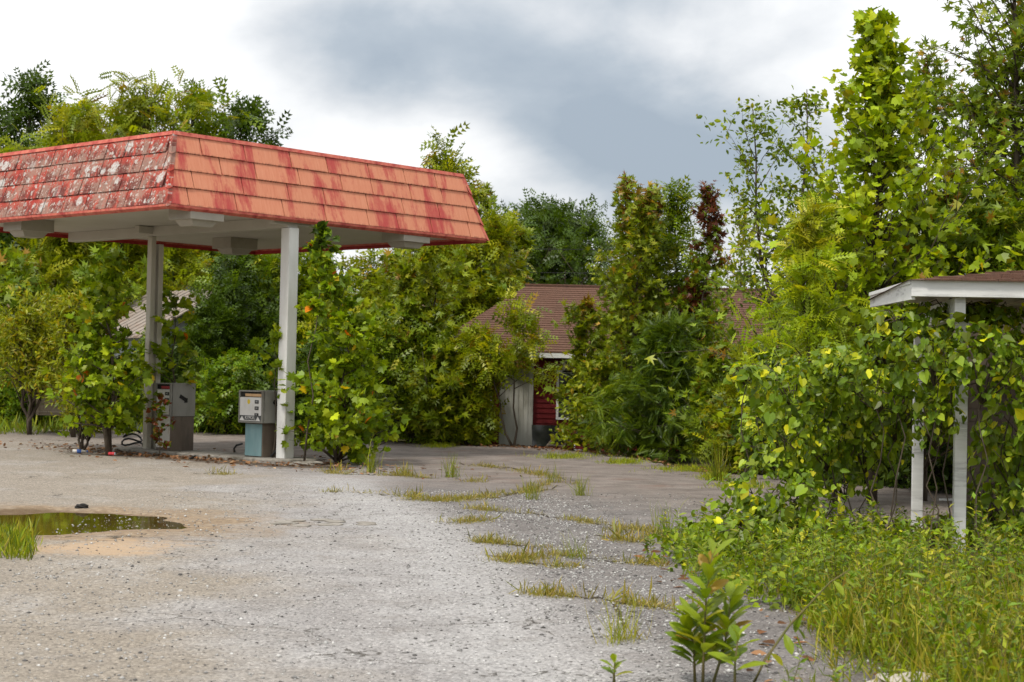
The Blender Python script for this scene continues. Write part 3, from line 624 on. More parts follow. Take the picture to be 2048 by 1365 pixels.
PTEAL = simple('pump_teal', (0.12, 0.23, 0.24), (0.22, 0.33, 0.34), 4, .45, .4, (1, 1, .3), .1, (.42, .20, .17), .62)
DISP = simple('display_black', (0.01, 0.01, 0.01), (0.02, 0.02, 0.02), 9, .3)
DIGIT = simple('digit_white', (0.35, 0.35, 0.33), (0.5, 0.5, 0.47), 9, .6)
YELS = simple('yellow_sticker', (0.62, 0.45, 0.02), (0.7, 0.52, 0.04), 9, .5)
BANDC = simple('band_dark', (0.05, 0.055, 0.055), (0.09, 0.09, 0.09), 9, .5)
ORANGEP = simple('faded_orange', (0.50, 0.30, 0.14), (0.60, 0.38, 0.2), 9, .6)
def textpart(name, s, size, mt, parent, loc, rot):
    cu = bpy.data.curves.new(name, 'FONT'); cu.body = s; cu.size = size; cu.extrude = .001; cu.align_x = 'CENTER'; cu.align_y = 'CENTER'; cu.materials.append(mt)
    tmp = bpy.data.objects.new(name, cu); COL.objects.link(tmp)
    me = bpy.data.meshes.new_from_object(tmp.evaluated_get(bpy.context.evaluated_depsgraph_get())); bpy.data.objects.remove(tmp); bpy.data.curves.remove(cu)
    o = bpy.data.objects.new(name, me); link(o, parent); o.location = loc; o.rotation_euler = rot; return o
ROTF = (R(90), 0, R(-90))     # text on a face whose normal is -x
def pump(px, py, Y, label, head):
    b = inv @ at(px, py, Y); q = cw(bx, b.y, .07)
    r = empty('fuel_pump', q, label, 'fuel pump', CA)
    if head:   # wide dial head on a narrower pedestal
        m = MB(); m.box((0, 0, .31), (.50, .50, .62)); ped = m.build('pedestal', PBRN, r, .008)
        m = MB(); m.box((-.256, 0, .31), (.012, .46, .58)); m.build('front_panel', PTEAL, r)
        z0, z1, hx, hy = .62, 1.21, .33, .33
    else:
        m = MB(); m.box((0, 0, .33), (.56, .44, .66)); m.build('pedestal', PBRN, r, .008)
        m = MB(); m.box((-.286, 0, .36), (.012, .42, .60)); m.build('front_panel', PWHITE, r)
        z0, z1, hx, hy = .66, 1.30, .29, .235
    zt = z1 - .12
    m = MB(); m.box((.02, 0, (z0 + z1) / 2), (2 * hx - .04, 2 * hy, z1 - z0)); hd = m.build('head', PGREY, r, .01)
    m = MB()
    for s in (-1, 1): m.box((-hx + .0, s * (hy - .012), (z0 + z1) / 2), (.045, .026, z1 - z0 - .004))
    m.box((-hx, 0, z1 - .013), (.045, 2 * hy - .054, .024)); m.box((-hx, 0, z0 + .013), (.045, 2 * hy - .054, .024)); m.build('head_frame', PGREY, r, .003)
    m = MB(); m.box((-hx + .012, 0, zt + .05), (.012, 2 * hy - .06, .095)); m.build('header_slot', DARK, r)
    m = MB(); m.box((-hx + .003, -.06, zt + .035), (.012, 2 * hy - .2, .05)); m.build('header_light', ORANGEP if head else REDLIP, r)
    m = MB(); m.box((-hx - .004, 0, (z0 + .03 + zt) / 2), (.014, 2 * hy - .055, zt - z0 - .04)); dial = m.build('dial_panel', PWHITE, r)
    for k in range(3 if head else 2):
        zz = zt - .085 - k * .115
        m = MB(); m.box((-hx - .014, -hy * .52, zz), (.008, .105 if head else .12, .062 if k < 2 else .05)); d = m.build('display_window', DISP, r)
        textpart('display_digits', ('000', '000', '00')[k], .042, DIGIT, d, (-hx - .0195, -hy * .52, zz), ROTF)
    if head:
        m = MB(); a = [(-hx - .015, .055 + .04 * math.cos(i * math.pi / 8) * (1 if i % 2 else .92), zt - .085 + .045 * math.sin(i * math.pi / 8)) for i in range(16)]
        m.add(a + [(-hx - .011, y, z) for _, y, z in a], [tuple(range(15, -1, -1))] + [(i, (i + 1) % 16, 16 + (i + 1) % 16, 16 + i) for i in range(16)]); m.build('yellow_seal', YELS, r)
        m = MB(); m.box((-hx - .014, 0, z0 + .085), (.008, 2 * hy - .07, .10)); bd = m.build('brand_band', BANDC, r)
        m = MB(); xx = -hx - .021
        for y0, w_ in ((.23, .07), (-.22, .06)):
            m.add([(xx, y0 + w_, z0 + .045), (xx, y0, z0 + .12), (xx, y0 - w_, z0 + .045)], [(0, 1, 2)])
        m.box((xx, 0, z0 + .043), (.004, 2 * hy - .08, .012)); m.build('mountain_mark', PWHITE, bd)
        textpart('brand_letters', 'KYPOIL', .085, PWHITE, bd, (xx, .0, z0 + .092), ROTF)
    # side of the head: opening where the nozzle hung, and the hose
    m = MB(); m.box((-.02, -hy - .003, z0 + .36), (.15, .012, .07), M=Matrix.Rotation(.5, 4, 'Y')); m.box((.06, -hy - .003, z0 + .31), (.07, .012, .09)); m.build('nozzle_hook', DARK, r)
    m = MB(); hp = []
    if head:
        for p_ in ((.14, -hy - .02, .60), (.20, -hy - .05, .52), (.12, -hy - .05, .32), (-.02, -hy - .05, .14), (-.16, -hy - .04, .02)): hp.append(p_)
        m.tube(hp, .016, 6); m.tube([(.02, -hy - .03, .60), (.12, -hy - .03, .58), (.2, -hy - .04, .5)], .014, 6); m.build('hose', RUBBER, r, smooth=True)
    return r
pump(341, 900, 32.9, 'tall white-fronted fuel pump beside the double cream post', False)
pump(540, 912, 31.3, 'fuel pump with teal base and three black displays beside the white post', True)
m = MB(); a = at(470, 914, 31.2)
hp = [gp(379, 918, .03), gp(392, 912, .03), gp(420, 908, .04), gp(460, 908, .04), gp(470, 905, .05), gp(468, 898, .16), gp(473, 891, .24), gp(484, 888, .26)]
m.tube(hp, .02, 6); o = m.build('fuel_hose', RUBBER, None, smooth=True); tag(o, 'black rubber hose trailing on the ground from the teal pump', 'hose')
m = MB(); c0 = gp(264, 898, .05)
hp = [c0 + Vector((.22 * math.cos(i * .5) * (1 - i * .012), .16 * math.sin(i * .5), .05 + .012 * i + .05 * math.sin(i * .9))) for i in range(34)]
m.tube(hp, .02, 6); o = m.build('coiled_hose', RUBBER, None, smooth=True); tag(o, 'tangled coil of black hose at the foot of the double cream post', 'hose')
# ------------------------------------------------------------------ brown-roofed house
HY = 41.3
hx0, hx1 = gx(850, HY), gx(1900, HY); house = empty('abandoned_house', ((hx0 + hx1) / 2, HY, -.1), 'abandoned red clapboard house with brown shingle hip roof behind bushes', 'house')
ox = house.location.x
EZ, RZ, HD, OV = 2.22, 4.05, 7.0, .55       # eave, ridge above the sill
wx0, wx1 = hx0 - ox + OV, hx1 - ox - OV
m = MB(); m.box(((wx0 + wx1) / 2, HD / 2 + .04, EZ / 2), (wx1 - wx0, HD - .1, EZ)); wall = m.build('wall', REDW, house)
bh = .125
wa, wb = gx(1118, HY) - ox, gx(1210, HY) - ox; wz0, wz1 = .78, 1.86
nboards = int(EZ / bh)
for i in range(nboards):
    z0 = i * bh
    segs = [(wx0, wx1)] if (z0 + bh < wz0 or z0 > wz1) else [(wx0, wa - .06), (wb + .06, wx1)]
    for a, b_ in segs:
        m = MB(); m.hexa([(a, -.032, z0), (b_, -.032, z0), (b_, .0, z0), (a, .0, z0), (a, -.010, z0 + bh + .01), (b_, -.010, z0 + bh + .01), (b_, 0, z0 + bh + .01), (a, 0, z0 + bh + .01)]); m.build('clapboard', REDW, wall)
def window(a, b_, z0, z1, mull=1):
    m = MB(); t_ = .06
    for c, d in ((((a - t_ / 2), z0 / 2 + z1 / 2), (t_, z1 - z0)), (((b_ + t_ / 2), z0 / 2 + z1 / 2), (t_, z1 - z0)), (((a + b_) / 2, z1 + t_ / 2), (b_ - a + 2 * t_, t_)), (((a + b_) / 2, z0 - t_ / 2), (b_ - a + 2 * t_, t_))):
        m.box((c[0], -.045, c[1]), (d[0] - .001, .05, d[1] - .001))
    fr = m.build('window_frame', WHITEP, house)
    n_ = mull + 1
    for i in range(n_):
        x0 = a + (b_ - a) * i / n_; x1 = a + (b_ - a) * (i + 1) / n_
        m = MB(); m.box(((x0 + x1) / 2, -.018, (z0 + z1) / 2), (x1 - x0 - .03, .008, z1 - z0)); m.build('pane', GLASS, fr)
        if i: m = MB(); m.box((x0, -.03, (z0 + z1) / 2), (.028, .03, z1 - z0)); m.build('mullion', WHITEP, fr)
window(wa, wb, wz0, wz1, 1); window(gx(1130, HY) - ox, gx(1190, HY) - ox, 1.93, 2.12, 3)
window(gx(960, HY) - ox - .25, gx(990, HY) - ox - .1, .85, 1.75, 2); window(gx(1330, HY) - ox, gx(1420, HY) - ox, .78, 1.9, 2)
# white panel with vertical ribs
a, b_ = gx(1000, HY) - ox, gx(1067, HY) - ox; npn = 7
m = MB(); m.box(((a + b_) / 2, -.10, EZ / 2), (b_ - a, .12, EZ - .01)); PANELM = simple('weathered_panel', (.40, .39, .34), (.52, .51, .46), 4, .8, .2, (1, 1, .3), .3, (.20, .19, .15), .55); wp = m.build('white_panel', PANELM, house)
for i in range(npn):
    x = a + (b_ - a) * (i + .5) / npn; m = MB(); m.box((x, -.168, EZ / 2), ((b_ - a) / npn - .016, .018, EZ - .02)); m.build('panel_board', PANELM, wp)
# hip roof in lapped courses
rx0, rx1, ry0, ry1 = wx0 - OV, wx1 + OV, -OV, HD + OV
hl = (ry1 - ry0) / 2; m = MB(); NC = 30
def hp_(k, side):
    f_ = k / NC; z = EZ + .12 + (RZ - EZ) * f_; i_ = hl * f_
    return (rx0 + i_ * .62, rx1 - i_ * .62, ry0 + i_, ry1 - i_, z)
for k in range(NC):
    a0, a1 = hp_(k, 0), hp_(k + 1.15 if k < NC - 1 else k + 1, 0); t_ = .028
    lo = [(a0[0], a0[2], a0[4] + t_), (a0[1], a0[2], a0[4] + t_), (a0[1], a0[3], a0[4] + t_), (a0[0], a0[3], a0[4] + t_)]
    hi = [(a1[0], a1[2], a1[4] + .004), (a1[1], a1[2], a1[4] + .004), (a1[1], a1[3], a1[4] + .004), (a1[0], a1[3], a1[4] + .004)]
    bt = [(x, y, z - t_ - .01) for x, y, z in lo]
    m.add(lo + hi + bt, [(0, 1, 5, 4), (1, 2, 6, 5), (2, 3, 7, 6), (3, 0, 4, 7), (8, 9, 1, 0), (9, 10, 2, 1), (10, 11, 3, 2), (11, 8, 0, 3)])
roof = m.build('roof', ROOF, house)
a0 = hp_(NC, 0); m = MB(); m.box(((a0[0] + a0[1]) / 2, (a0[2] + a0[3]) / 2, a0[4] + .0), (a0[1] - a0[0] + .2, .26, .05)); m.build('ridge_cap', ROOF, roof, .01)
m = MB(); m.box(((rx0 + rx1) / 2, ry0 + .02, EZ + .065), (rx1 - rx0, .03, .15)); m.build('fascia', WOODW, house)
m = MB(); m.box((rx0 + .02, (ry0 + ry1) / 2, EZ + .065), (.03, ry1 - ry0 - .05, .15)); m.build('fascia', WOODW, house)
m = MB(); m.box(((rx0 + rx1) / 2, (ry0 + ry1) / 2, EZ + .03), (rx1 - rx0 - .1, ry1 - ry0 - .1, .03)); m.build('eave_soffit', CREAMP, house)
q = at(1206, 583, HY + 4.6); m = MB(); m.tube([(q.x - ox, q.y - HY, q.z - .5), (q.x - ox, q.y - HY, q.z + .16)], .07, 10); m.build('vent_pipe', PIPE, roof, smooth=False)
# debris against the house wall
r = empty('broken_ladder', gp(1120, 893, 0), 'broken wooden ladder leaning by the white house panel', 'ladder')
m0 = r.location
def seg(a, b_, rad, name='rail', mt=None):
    m = MB(); m.tube([Vector(a) - m0, Vector(b_) - m0], rad, 5); return m.build(name, mt or BARK, r)
l0, l1, l2, l3 = at(1092, 896, 39.6), at(1127, 852, 40.4), at(1122, 897, 39.5), at(1158, 862, 40.3)
seg(l0, l1, .03); seg(l2, l3, .03)
for f_ in (.12, .4, .62): seg(l0.lerp(l1, f_), l2.lerp(l3, f_), .02, 'rung')
q = at(1095, 872, 40.5); m = MB(); m.box((0, 0, 0), (.75, .02, .52), M=Matrix.Rotation(R(-18), 4, 'X')); o = m.build('glass_sheet', GLASS); o.location = q; o.rotation_euler = (0, 0, R(8)); tag(o, 'dirty glass sheet leaning at the red wall behind the ladder', 'glass sheet')
def frame_thing(px, py, Y, w_, h_, label):
    r = empty('metal_frame', at(px, py, Y), label, 'frame'); r.rotation_euler = (R(-25), 0, R(-6))
    for c, d in (((0, 0, h_), (w_, .03, .03)), ((0, 0, 0.015), (w_, .03, .03)), ((-w_ / 2 - .016, 0, h_ / 2 + .01), (.03, .03, h_)), ((w_ / 2 + .016, 0, h_ / 2 + .01), (.03, .03, h_))):
        m = MB(); m.box(c, d); m.build('bar', PIPE, r, .004)
frame_thing(1168, 902, 39.3, .42, .24, 'small bent pale metal frame lying beside the broken ladder')
# ------------------------------------------------------------------ grey shed and trailer
SY = 49.0; s0 = at(372, 700, SY)
shed = empty('grey_shed', (s0.x, SY, -.1), 'pale grey shed with tan metal roof glimpsed behind the pumps', 'shed', R(38))
m = MB(); m.box((0, 0, 1.35), (4.6, 4.2, 2.7)); m.build('wall', GREYW, shed)
for i in range(15):
    m = MB(); m.box((-2.2 + i * .315, -2.115, 1.35), (.28, .02, 2.66)); m.build('siding_panel', GREYW, shed)
m = MB(); m.add([(-2.3, -2.1, 2.7), (2.3, -2.1, 2.7), (0, -2.1, 3.95), (-2.3, 2.1, 2.7), (2.3, 2.1, 2.7), (0, 2.1, 3.95)], [(0, 1, 2), (5, 4, 3), (0, 2, 5, 3), (2, 1, 4, 5)]); m.build('gable', GREYW, shed)
for s in (-1, 1):
    m = MB()
    for i in range(24):
        y0 = -2.4 + i * .2; m.hexa([(s * 2.6, y0, 2.57), (s * 2.6, y0 + .19, 2.57), (0, y0 + .19, 3.99), (0, y0, 3.99), (s * 2.6, y0, 2.61 + .02 * (i % 2)), (s * 2.6, y0 + .19, 2.61 + .02 * (i % 2)), (0, y0 + .19, 4.03 + .02 * (i % 2)), (0, y0, 4.03 + .02 * (i % 2))])
    tag(m.build('roof_sheets', TINR, shed), kind='stuff')
TY = 43.0; q = at(150, 790, TY)
tr = empty('box_trailer', (q.x, TY, -.1), 'weathered beige slatted trailer half hidden in the tall green weeds', 'trailer', R(12))
TANW = simple('weathered_tan', (0.27, 0.22, 0.16), (0.38, 0.32, 0.24), 6, .8, .2, (.5, .5, 3), .3)
for i in range(4):
    m = MB(); m.box((0, -.7, .72 + i * .19), (1.75, .03, .175)); m.build('side_board', TANW, tr)
    m = MB(); m.box((-.89, 0, .72 + i * .19), (.03, 1.38, .175)); m.build('end_board', TANW, tr)
for x in (-.86, 0, .86):
    m = MB(); m.box((x, -.735, 1.0), (.06, .035, .86)); m.build('stake', TANW, tr)
m = MB(); m.box((0, 0, .58), (1.8, 1.4, .08)); m.build('bed', TANW, tr)
for s in (-1, 1):
    m = MB(); m.tube([(.2, s * .62 - .09, .38), (.2, s * .62 + .09, .38)], .36, 18); wl = m.build('wheel', RUBBER, tr)
    m = MB(); m.tube([(.2, s * .62 - .1, .38), (.2, s * .62 + .1, .38)], .17, 12); m.build('rim', PIPE, wl)
# ------------------------------------------------------------------ near porch on the right
PC = at(1823, 593, 15.8); PC2 = at(1742, 613, 19.6)
pa = math.atan2(PC2.y - PC.y, PC2.x - PC.x) - math.pi / 2
po = empty('roadside_porch', (PC.x, PC.y, 0), 'white-trimmed porch with brown shingle hip roof swallowed by heart-leaved vine', 'porch', pa)
Z0 = PC.z; LX, LY = 6.0, 3.95; pit = .15; z1e = Z0 + .152
m = MB(); m.box((LX / 2, .02, Z0 + .076), (LX, .04, .152)); m.build('front_fascia', WOODW, po, .003)
m = MB(); m.hexa([(0, .041, Z0 - .03), (.04, .041, Z0 - .03), (.04, LY, Z0 + .07), (0, LY, Z0 + .07), (0, .041, z1e), (.04, .041, z1e), (.04, LY, z1e + .085), (0, LY, z1e + .085)]); m.build('side_fascia', WOODW, po, .003)
m = MB(); m.hexa([(-.014, .03, z1e - .035), (-.001, .03, z1e - .035), (-.001, LY, z1e + .05), (-.014, LY, z1e + .05), (-.014, .03, z1e), (-.001, .03, z1e), (-.001, LY, z1e + .088), (-.014, LY, z1e + .088)]); m.build('rake_trim', WOODW, po)
m = MB(); m.box((.46, 1.95, Z0 - .10), (.1, 3.7, .2)); m.build('side_beam', WOODW, po, .004)
m = MB(); m.box((1.9, 2.95, Z0 - .02), (2.9, .09, .24)); m.build('cross_beam', WOODW, po, .004)
m = MB(); m.box((LX / 2 + .05, LY / 2 + .05, Z0 + .135), (LX - .1, LY - .12, .02)); m.build('porch_ceiling', CREAMP, po)
for i in range(9):
    m = MB(); m.box((.6 + i * .6, LY / 2, Z0 + .075), (.045, LY - .2, .095)); m.build('rafter', CREAMP, po)
# roof: base plane plus lapped shingles in the front and left slopes
m = MB(); ap = (LY + .1) / 2
m.add([(-.04, -.04, z1e), (LX, -.04, z1e), (LX, LY, z1e), (-.04, LY, z1e), (ap, ap, z1e + ap * pit), (LX, ap, z1e + ap * pit)], [(0, 1, 5, 4), (0, 4, 3), (3, 4, 5, 2), (1, 2, 5)]); rf = m.build('roof', ROOF, po)
rg = random.Random(9)
for k in range(13):
    d0, d1 = -.05 + k * .14, -.05 + k * .14 + .17
    x = d0 + rg.uniform(-.3, 0)
    while x < LX - .4:
        x1 = x + .33; a_, b_ = max(x + .004, d1), x1 - .004
        if b_ > a_ + .03:
            lift = rg.uniform(.0, .006)
            m = MB(); m.hexa([(max(x + .004, d0), d0, z1e + d0 * pit + .004), (b_, d0, z1e + d0 * pit + .004), (b_, d1, z1e + d1 * pit + .002), (a_, d1, z1e + d1 * pit + .002), (max(x + .004, d0), d0, z1e + d0 * pit + .018 + lift), (b_, d0, z1e + d0 * pit + .018), (b_, d1, z1e + d1 * pit + .007), (a_, d1, z1e + d1 * pit + .007)]); m.build('shingle', ROOF, rf)
        x = x1
pinv = Matrix.Rotation(-pa, 4, 'Z') @ Matrix.Translation((-PC.x, -PC.y, 0))
for px, py, Y, wd in ((1917, 1108, 16.4, .115), (1833, 1060, 19.0, .115)):
    q = pinv @ at(px, py, Y); m = MB(); m.box((q.x, q.y, (Z0 - .2) / 2 - .02), (wd, wd, Z0 - .16)); m.build('post', WOODW, po, .004)
q = at(1985, 700, 19.5); q = pinv @ q
m = MB(); m.box((q.x + 2.4, q.y + .6, 1.2), (5.2, .12, 2.6)); bw = m.build('back_wall', PBRN, po)
for i in range(17):
    m = MB(); m.box((q.x + 2.4, q.y + .53, .08 + i * .15), (5.2, .022, .14), M=Matrix.Rotation(R(4), 4, 'X')); m.build('wall_board', PBRN, bw)
# ------------------------------------------------------------------ wires
for i, (y0, y1) in enumerate(((493, 496), (540, 543))):
    m = MB(); a, b_ = at(-200, y0 - 12, 62), at(2300, y1 + 20, 62)
    m.tube([a.lerp(b_, k / 24) - Vector((0, 0, .9 * (1 - (k / 12 - 1) ** 2))) + Vector((0, 0, .9)) for k in range(25)], .012, 4); o = m.build('power_line', RUBBER)
    tag(o, ('upper', 'lower')[i] + ' of two thin wires crossing in front of the dark round tree', 'wire', 'overhead wires')
# ================================================================== vegetation
def H_of(px, ptop, Y): return hz(px, ptop, Y) + .05
def xy(px, Y): return (gx(px, Y), Y)
# --- back row behind the canopy and the house (far trees)
t = tree
BR = 'trees behind the canopy'
t('ash_tree', 'tall feathery ash with three tips rising behind the canopy corner', 'tree', xy(275, 56), H_of(270, 160, 56), 2.0, 3.3, 'column', 170, 8, 7, PINN_L, .50, YEL, 11, .8, .35, .12, stems=5, group=BR)
t('ash_tree', 'dark green tree at the far left edge above the canopy', 'tree', xy(45, 60), H_of(60, 165, 60), 2.0, 3.0, 'column', 150, 8, 7, PINN, .55, DEEP, 12, .7, .25, .13, stems=4, group=BR)
t('ash_tree', 'yellow-green young ash between dark tree and tall ash, above the canopy', 'tree', xy(150, 53), H_of(150, 215, 53), 1.5, 2.6, 'column', 130, 8, 7, PINN_L, .50, YEL, 13, .75, .3, .1, stems=4, group=BR)
t('ash_tree', 'rounded dark airy tree showing above the canopy roof edge', 'tree', xy(470, 60), H_of(470, 205, 60), 2.0, 2.6, 'round', 130, 8, 7, PINN, .48, DEEP, 14, .6, .2, .12, stems=3, group=BR)
t('ash_tree', 'bushy mid-green tree just behind the tall ash, right of its tips', 'tree', xy(370, 58), H_of(370, 185, 58), 2.0, 2.4, 'column', 130, 8, 7, PINN, .50, MID, 15, .8, .25, .1, stems=4, group=BR)
t('ash_tree', 'yellow-green tree with twin pointed tips behind the right end of the canopy', 'tree', xy(880, 50), H_of(882, 300, 50), 1.6, 2.5, 'cone', 100, 8, 7, PINN, .40, YEL, 16, .7, .15, .11, stems=3, group=BR)
t('ash_tree', 'slim tree stepping down to the right of the canopy tip', 'tree', xy(950, 52), H_of(955, 362, 52), 1.2, 1.5, 'cone', 84, 8, 7, STAR, .26, GUMY, 17, .6, .15, .09, stems=3, group=BR)
t('round_tree', 'large dark green round-crowned tree behind the wires', 'tree', xy(1095, 68), H_of(1095, 435, 68), 1.2, 3.3, 'round', 150, 9, 7, PINN, .45, DEEP, 18, .6, .15, .2)
t('round_tree', 'smaller dark tree tucked against the round-crowned one, on its left', 'tree', xy(1000, 64), H_of(1000, 445, 64), 1.0, 2.1, 'round', 70, 8, 7, PINN, .42, DEEP, 19, .6, .15, .14)
# --- middle row: young trees behind the pumps and beside the house
MR = 'young trees in the thicket beside the house'
rows = [
 (20, 520, 50, 2.4, GUM, STAR, .27, 'yellowing gum tree at the left frame edge below the canopy'),
 (120, 505, 52, 2.2, YEL, PINN, .40, 'yellow-green young ash behind the thin willow thicket'),
 (215, 500, 50, 2.0, MID, STAR, .25, 'mid-green gum tree behind the double cream post, on its left'),
 (345, 500, 54, 2.2, YEL, PINN, .38, 'yellowish ash behind the shed roof'),
 (470, 505, 47.5, 1.5, DEEP, PINN, .34, 'dark glossy sapling standing between shed and white post'),
 (540, 520, 49, 1.9, MID, PINN, .38, 'dark-stemmed ash just behind the white post'),
 (640, 505, 50, 2.1, MID, STAR, .25, 'gum tree behind the post sycamore'),
 (735, 520, 48, 1.9, YEL, PINN, .36, 'light green ash right of the post sycamore'),
 (815, 500, 47, 1.9, GUMY, STAR, .25, 'gum tree below the right end of the canopy'),
 (855, 480, 40.6, .95, GUMY, STAR, .20, 'bright gum tree overhanging the left end of the brown roof'),
 (985, 540, 50, 1.5, MID, STAR, .24, 'gum tree peeking over the left hip of the brown roof'),
]
for i, (px, pt_, Y, r_, pal, T, sz, lb) in enumerate(rows):
    t('young_tree', lb, 'tree', xy(px, Y), H_of(px, pt_, Y), .4, r_ * 1.0, 'column', 120, 7, 7, T, sz, pal, 40 + i, .6, .2, .06, stems=3 + i % 3, group=MR)
# --- shrub row in front of them
SR = 'shrubs along the edge of the lot'
shr = [
 (40, 700, 46.8, 1.6, HERB, SPRIG, .22, 'bright green weedy shrub beside the trailer, left of it'),
 (330, 690, 46.5, 1.3, DEEP, SPRIG, .22, 'dark green shrub between the double post and the shed'),
 (455, 715, 44.5, 1.35, HERB, SPRIG, .20, 'fresh green leafy shrub between the two pumps'),
 (415, 600, 45.6, .75, DEEP, PINN, .30, 'dark slim bush screening the shed wall'),
 (300, 640, 45.0, .7, MID, OVATE, .14, 'leafy bush behind the tall white-fronted pump'),
 (455, 560, 46.2, .8, DEEP, PINN, .32, 'tall dark bush at the right corner of the shed'),
 (545, 700, 44.5, 1.2, DEEP, OVATE, .17, 'dark shrub directly behind the teal pump'),
 (640, 690, 43.5, 1.5, DEEP, PINN, .30, 'dark shrub low behind the post sycamore'),
 (745, 620, 41.5, 1.4, MID, OVATE, .17, 'leafy shrub just right of the post sycamore'),
 (825, 600, 40.6, 1.15, MID, SPRIG, .24, 'mid-green shrub two along from the post sycamore'),
 (885, 690, 39.9, .8, GUMY, STAR, .20, 'shrub with orange-tinged lower leaves left of the white panel'),
 (935, 655, 40.0, .6, YEL, SPRIG, .22, 'shrub against the left corner of the house'),
]
for i, (px, pt_, Y, r_, pal, T, sz, lb) in enumerate(shr):
    t('shrub', lb, 'shrub', xy(px, Y), H_of(px, pt_, Y), .12, r_, 'bush', 90, 7, 7, T, sz, pal, 70 + i, .55, .15, .035, stems=4, group=SR)
# --- willow-like thicket at the left
t('willow_sapling', 'yellow-green willowy tree with slim bare trunks at the left edge', 'tree', xy(62, 41), H_of(90, 590, 41), 1.1, 1.55, 'column', 76, 8, 12, LANCE, .17, WILL, 90, .75, .25, .05, stems=4)
t('willow_sapling', 'yellow-green willowy tree beside the trailer', 'tree', xy(150, 40), H_of(160, 600, 40), .9, 1.2, 'column', 60, 8, 12, LANCE, .17, WILL, 91, .75, .25, .045, stems=3)
t('thin_shrub', 'thin brownish many-stemmed shrub in front of the trailer', 'shrub', xy(168, 33), H_of(168, 725, 33), .35, .85, 'bush', 54, 7, 9, LANCE, .095, WILL, 92, .9, .05, .028, stems=5, z=0)
# --- sycamores by the posts
t('sycamore_sapling', 'young sycamore growing in front of the double cream post', 'tree', xy(222, 31.8), H_of(225, 520, 31.8), .5, .95, 'bush', 84, 6, 5, SYC, .13, SYCD, 95, .5, .25, .05, stems=2, group='young sycamores', singles=110, z=0)
t('sycamore_sapling', 'low spreading sycamore branches reaching across the tall pump', 'tree', xy(345, 33.6), H_of(345, 585, 33.6), .9, .75, 'bush', 20, 5, 5, SYC, .135, SYCD, 96, .4, .2, .03, group='young sycamores', singles=40, z=0)
t('sycamore_sapling', 'dense young sycamore with a few red leaves beside the white post', 'tree', xy(678, 30.6), H_of(675, 555, 30.6), .05, 1.0, 'bush', 120, 6, 6, SYC, .125, SYCD, 97, .5, .25, .04, stems=3, lean=(-.05, 0), group='young sycamores', singles=220, z=0)
t('sycamore_sapling', 'spray of sycamore leaves left of the white post above the teal pump', 'tree', xy(548, 30.9), H_of(545, 655, 30.9), 1.0, .42, 'bush', 8, 4, 5, SYC, .135, SYCD, 98, .5, .1, .02, group='young sycamores', singles=30, z=0)
t('creeper', 'red-leaved creeper hanging over the front of the tall pump', 'vine', xy(322, 31.9), H_of(322, 795, 31.9), .15, .28, 'bush', 14, 4, 5, HEART, .085, [((.13, .03, .03), 4), ((.07, .10, .012), 4), ((.10, .06, .02), 2)], 94, .5, .2, .012, z=0)
DKL = [((.03, .05, .012), 3), ((.05, .085, .014), 2), ((.10, .14, .02), 1)]
t('post_vine', 'dark leafy vine climbing the upper part of the white post', 'vine', xy(612, 30.2), H_of(632, 455, 30.2), 2.6, .34, 'column', 30, 4, 6, HEART, .12, SYCD, 99, .6, .4, .02, lean=(.2, 0), tip_pal=DKL, tip_from=.6, z=0)
# --- trees and shrubs in front of the house
FR = 'trees in front of the house'
t('gum_sapling', 'gum sapling with orange-green leaves, tallest tip in front of the brown roof', 'tree', xy(1248, 38.3), H_of(1242, 358, 38.3), .6, 1.45, 'cone', 150, 7, 7, STAR, .135, GUMY, 110, .55, .2, .045, stems=2, tip_pal=RED, tip_from=.84, group=FR)
t('gum_sapling', 'second gum sapling with a narrow orange tip, between ash and tallest gum', 'tree', xy(1292, 38.8), H_of(1290, 382, 38.8), .7, 1.3, 'cone', 120, 7, 7, STAR, .135, GUMY, 111, .5, .2, .04, tip_pal=RED, tip_from=.8, group=FR)
t('ash_sapling', 'slender ash sapling with open green leaf whorls above the roof', 'tree', xy(1350, 38.5), H_of(1350, 366, 38.5), 1.5, .9, 'cone', 44, 5, 5, PINN, .30, MID, 112, .8, .1, .03, group=FR)
t('gum_sapling', 'gum sapling with a dark red leafy tip', 'tree', xy(1412, 37.5), H_of(1412, 366, 37.5), .7, 1.25, 'cone', 130, 7, 7, STAR, .135, GUM, 113, .5, .25, .04, stems=2, tip_pal=[((.085, .02, .028), 5), ((.13, .04, .03), 3), ((.06, .018, .022), 3)], tip_from=.62, group=FR)
t('ash_sapling', 'ash sapling standing before the white house panel', 'tree', xy(1030, 39.6), H_of(1030, 610, 39.6), 1.55, .95, 'bush', 34, 6, 5, PINN, .28, YEL, 114, .5, .1, .03, stems=2, group=FR)
t('gum_sapling', 'orange-tinged gum branchlets before the house window', 'tree', xy(1172, 38.9), H_of(1165, 600, 38.9), .5, .6, 'column', 60, 6, 6, STAR, .16, GUMY, 115, .6, .2, .03, tip_pal=RED, tip_from=.85, group=FR)
t('shrub', 'bright leafy shrub below the house window', 'shrub', xy(1185, 38.2), H_of(1190, 735, 38.2), .1, .95, 'bush', 60, 6, 7, OVATE, .13, YEL, 116, .5, .1, .02, stems=3)
t('feathery_shrub', 'dark green feathery shrub in front of the house, darkest of that row', 'shrub', xy(1330, 36.0), H_of(1335, 650, 36.0), .1, 1.0, 'bush', 120, 7, 7, FERN, .24, [((.06, .09, .012), 5), ((.09, .12, .013), 3), ((.035, .06, .01), 3)], 117, .45, .15, .03)
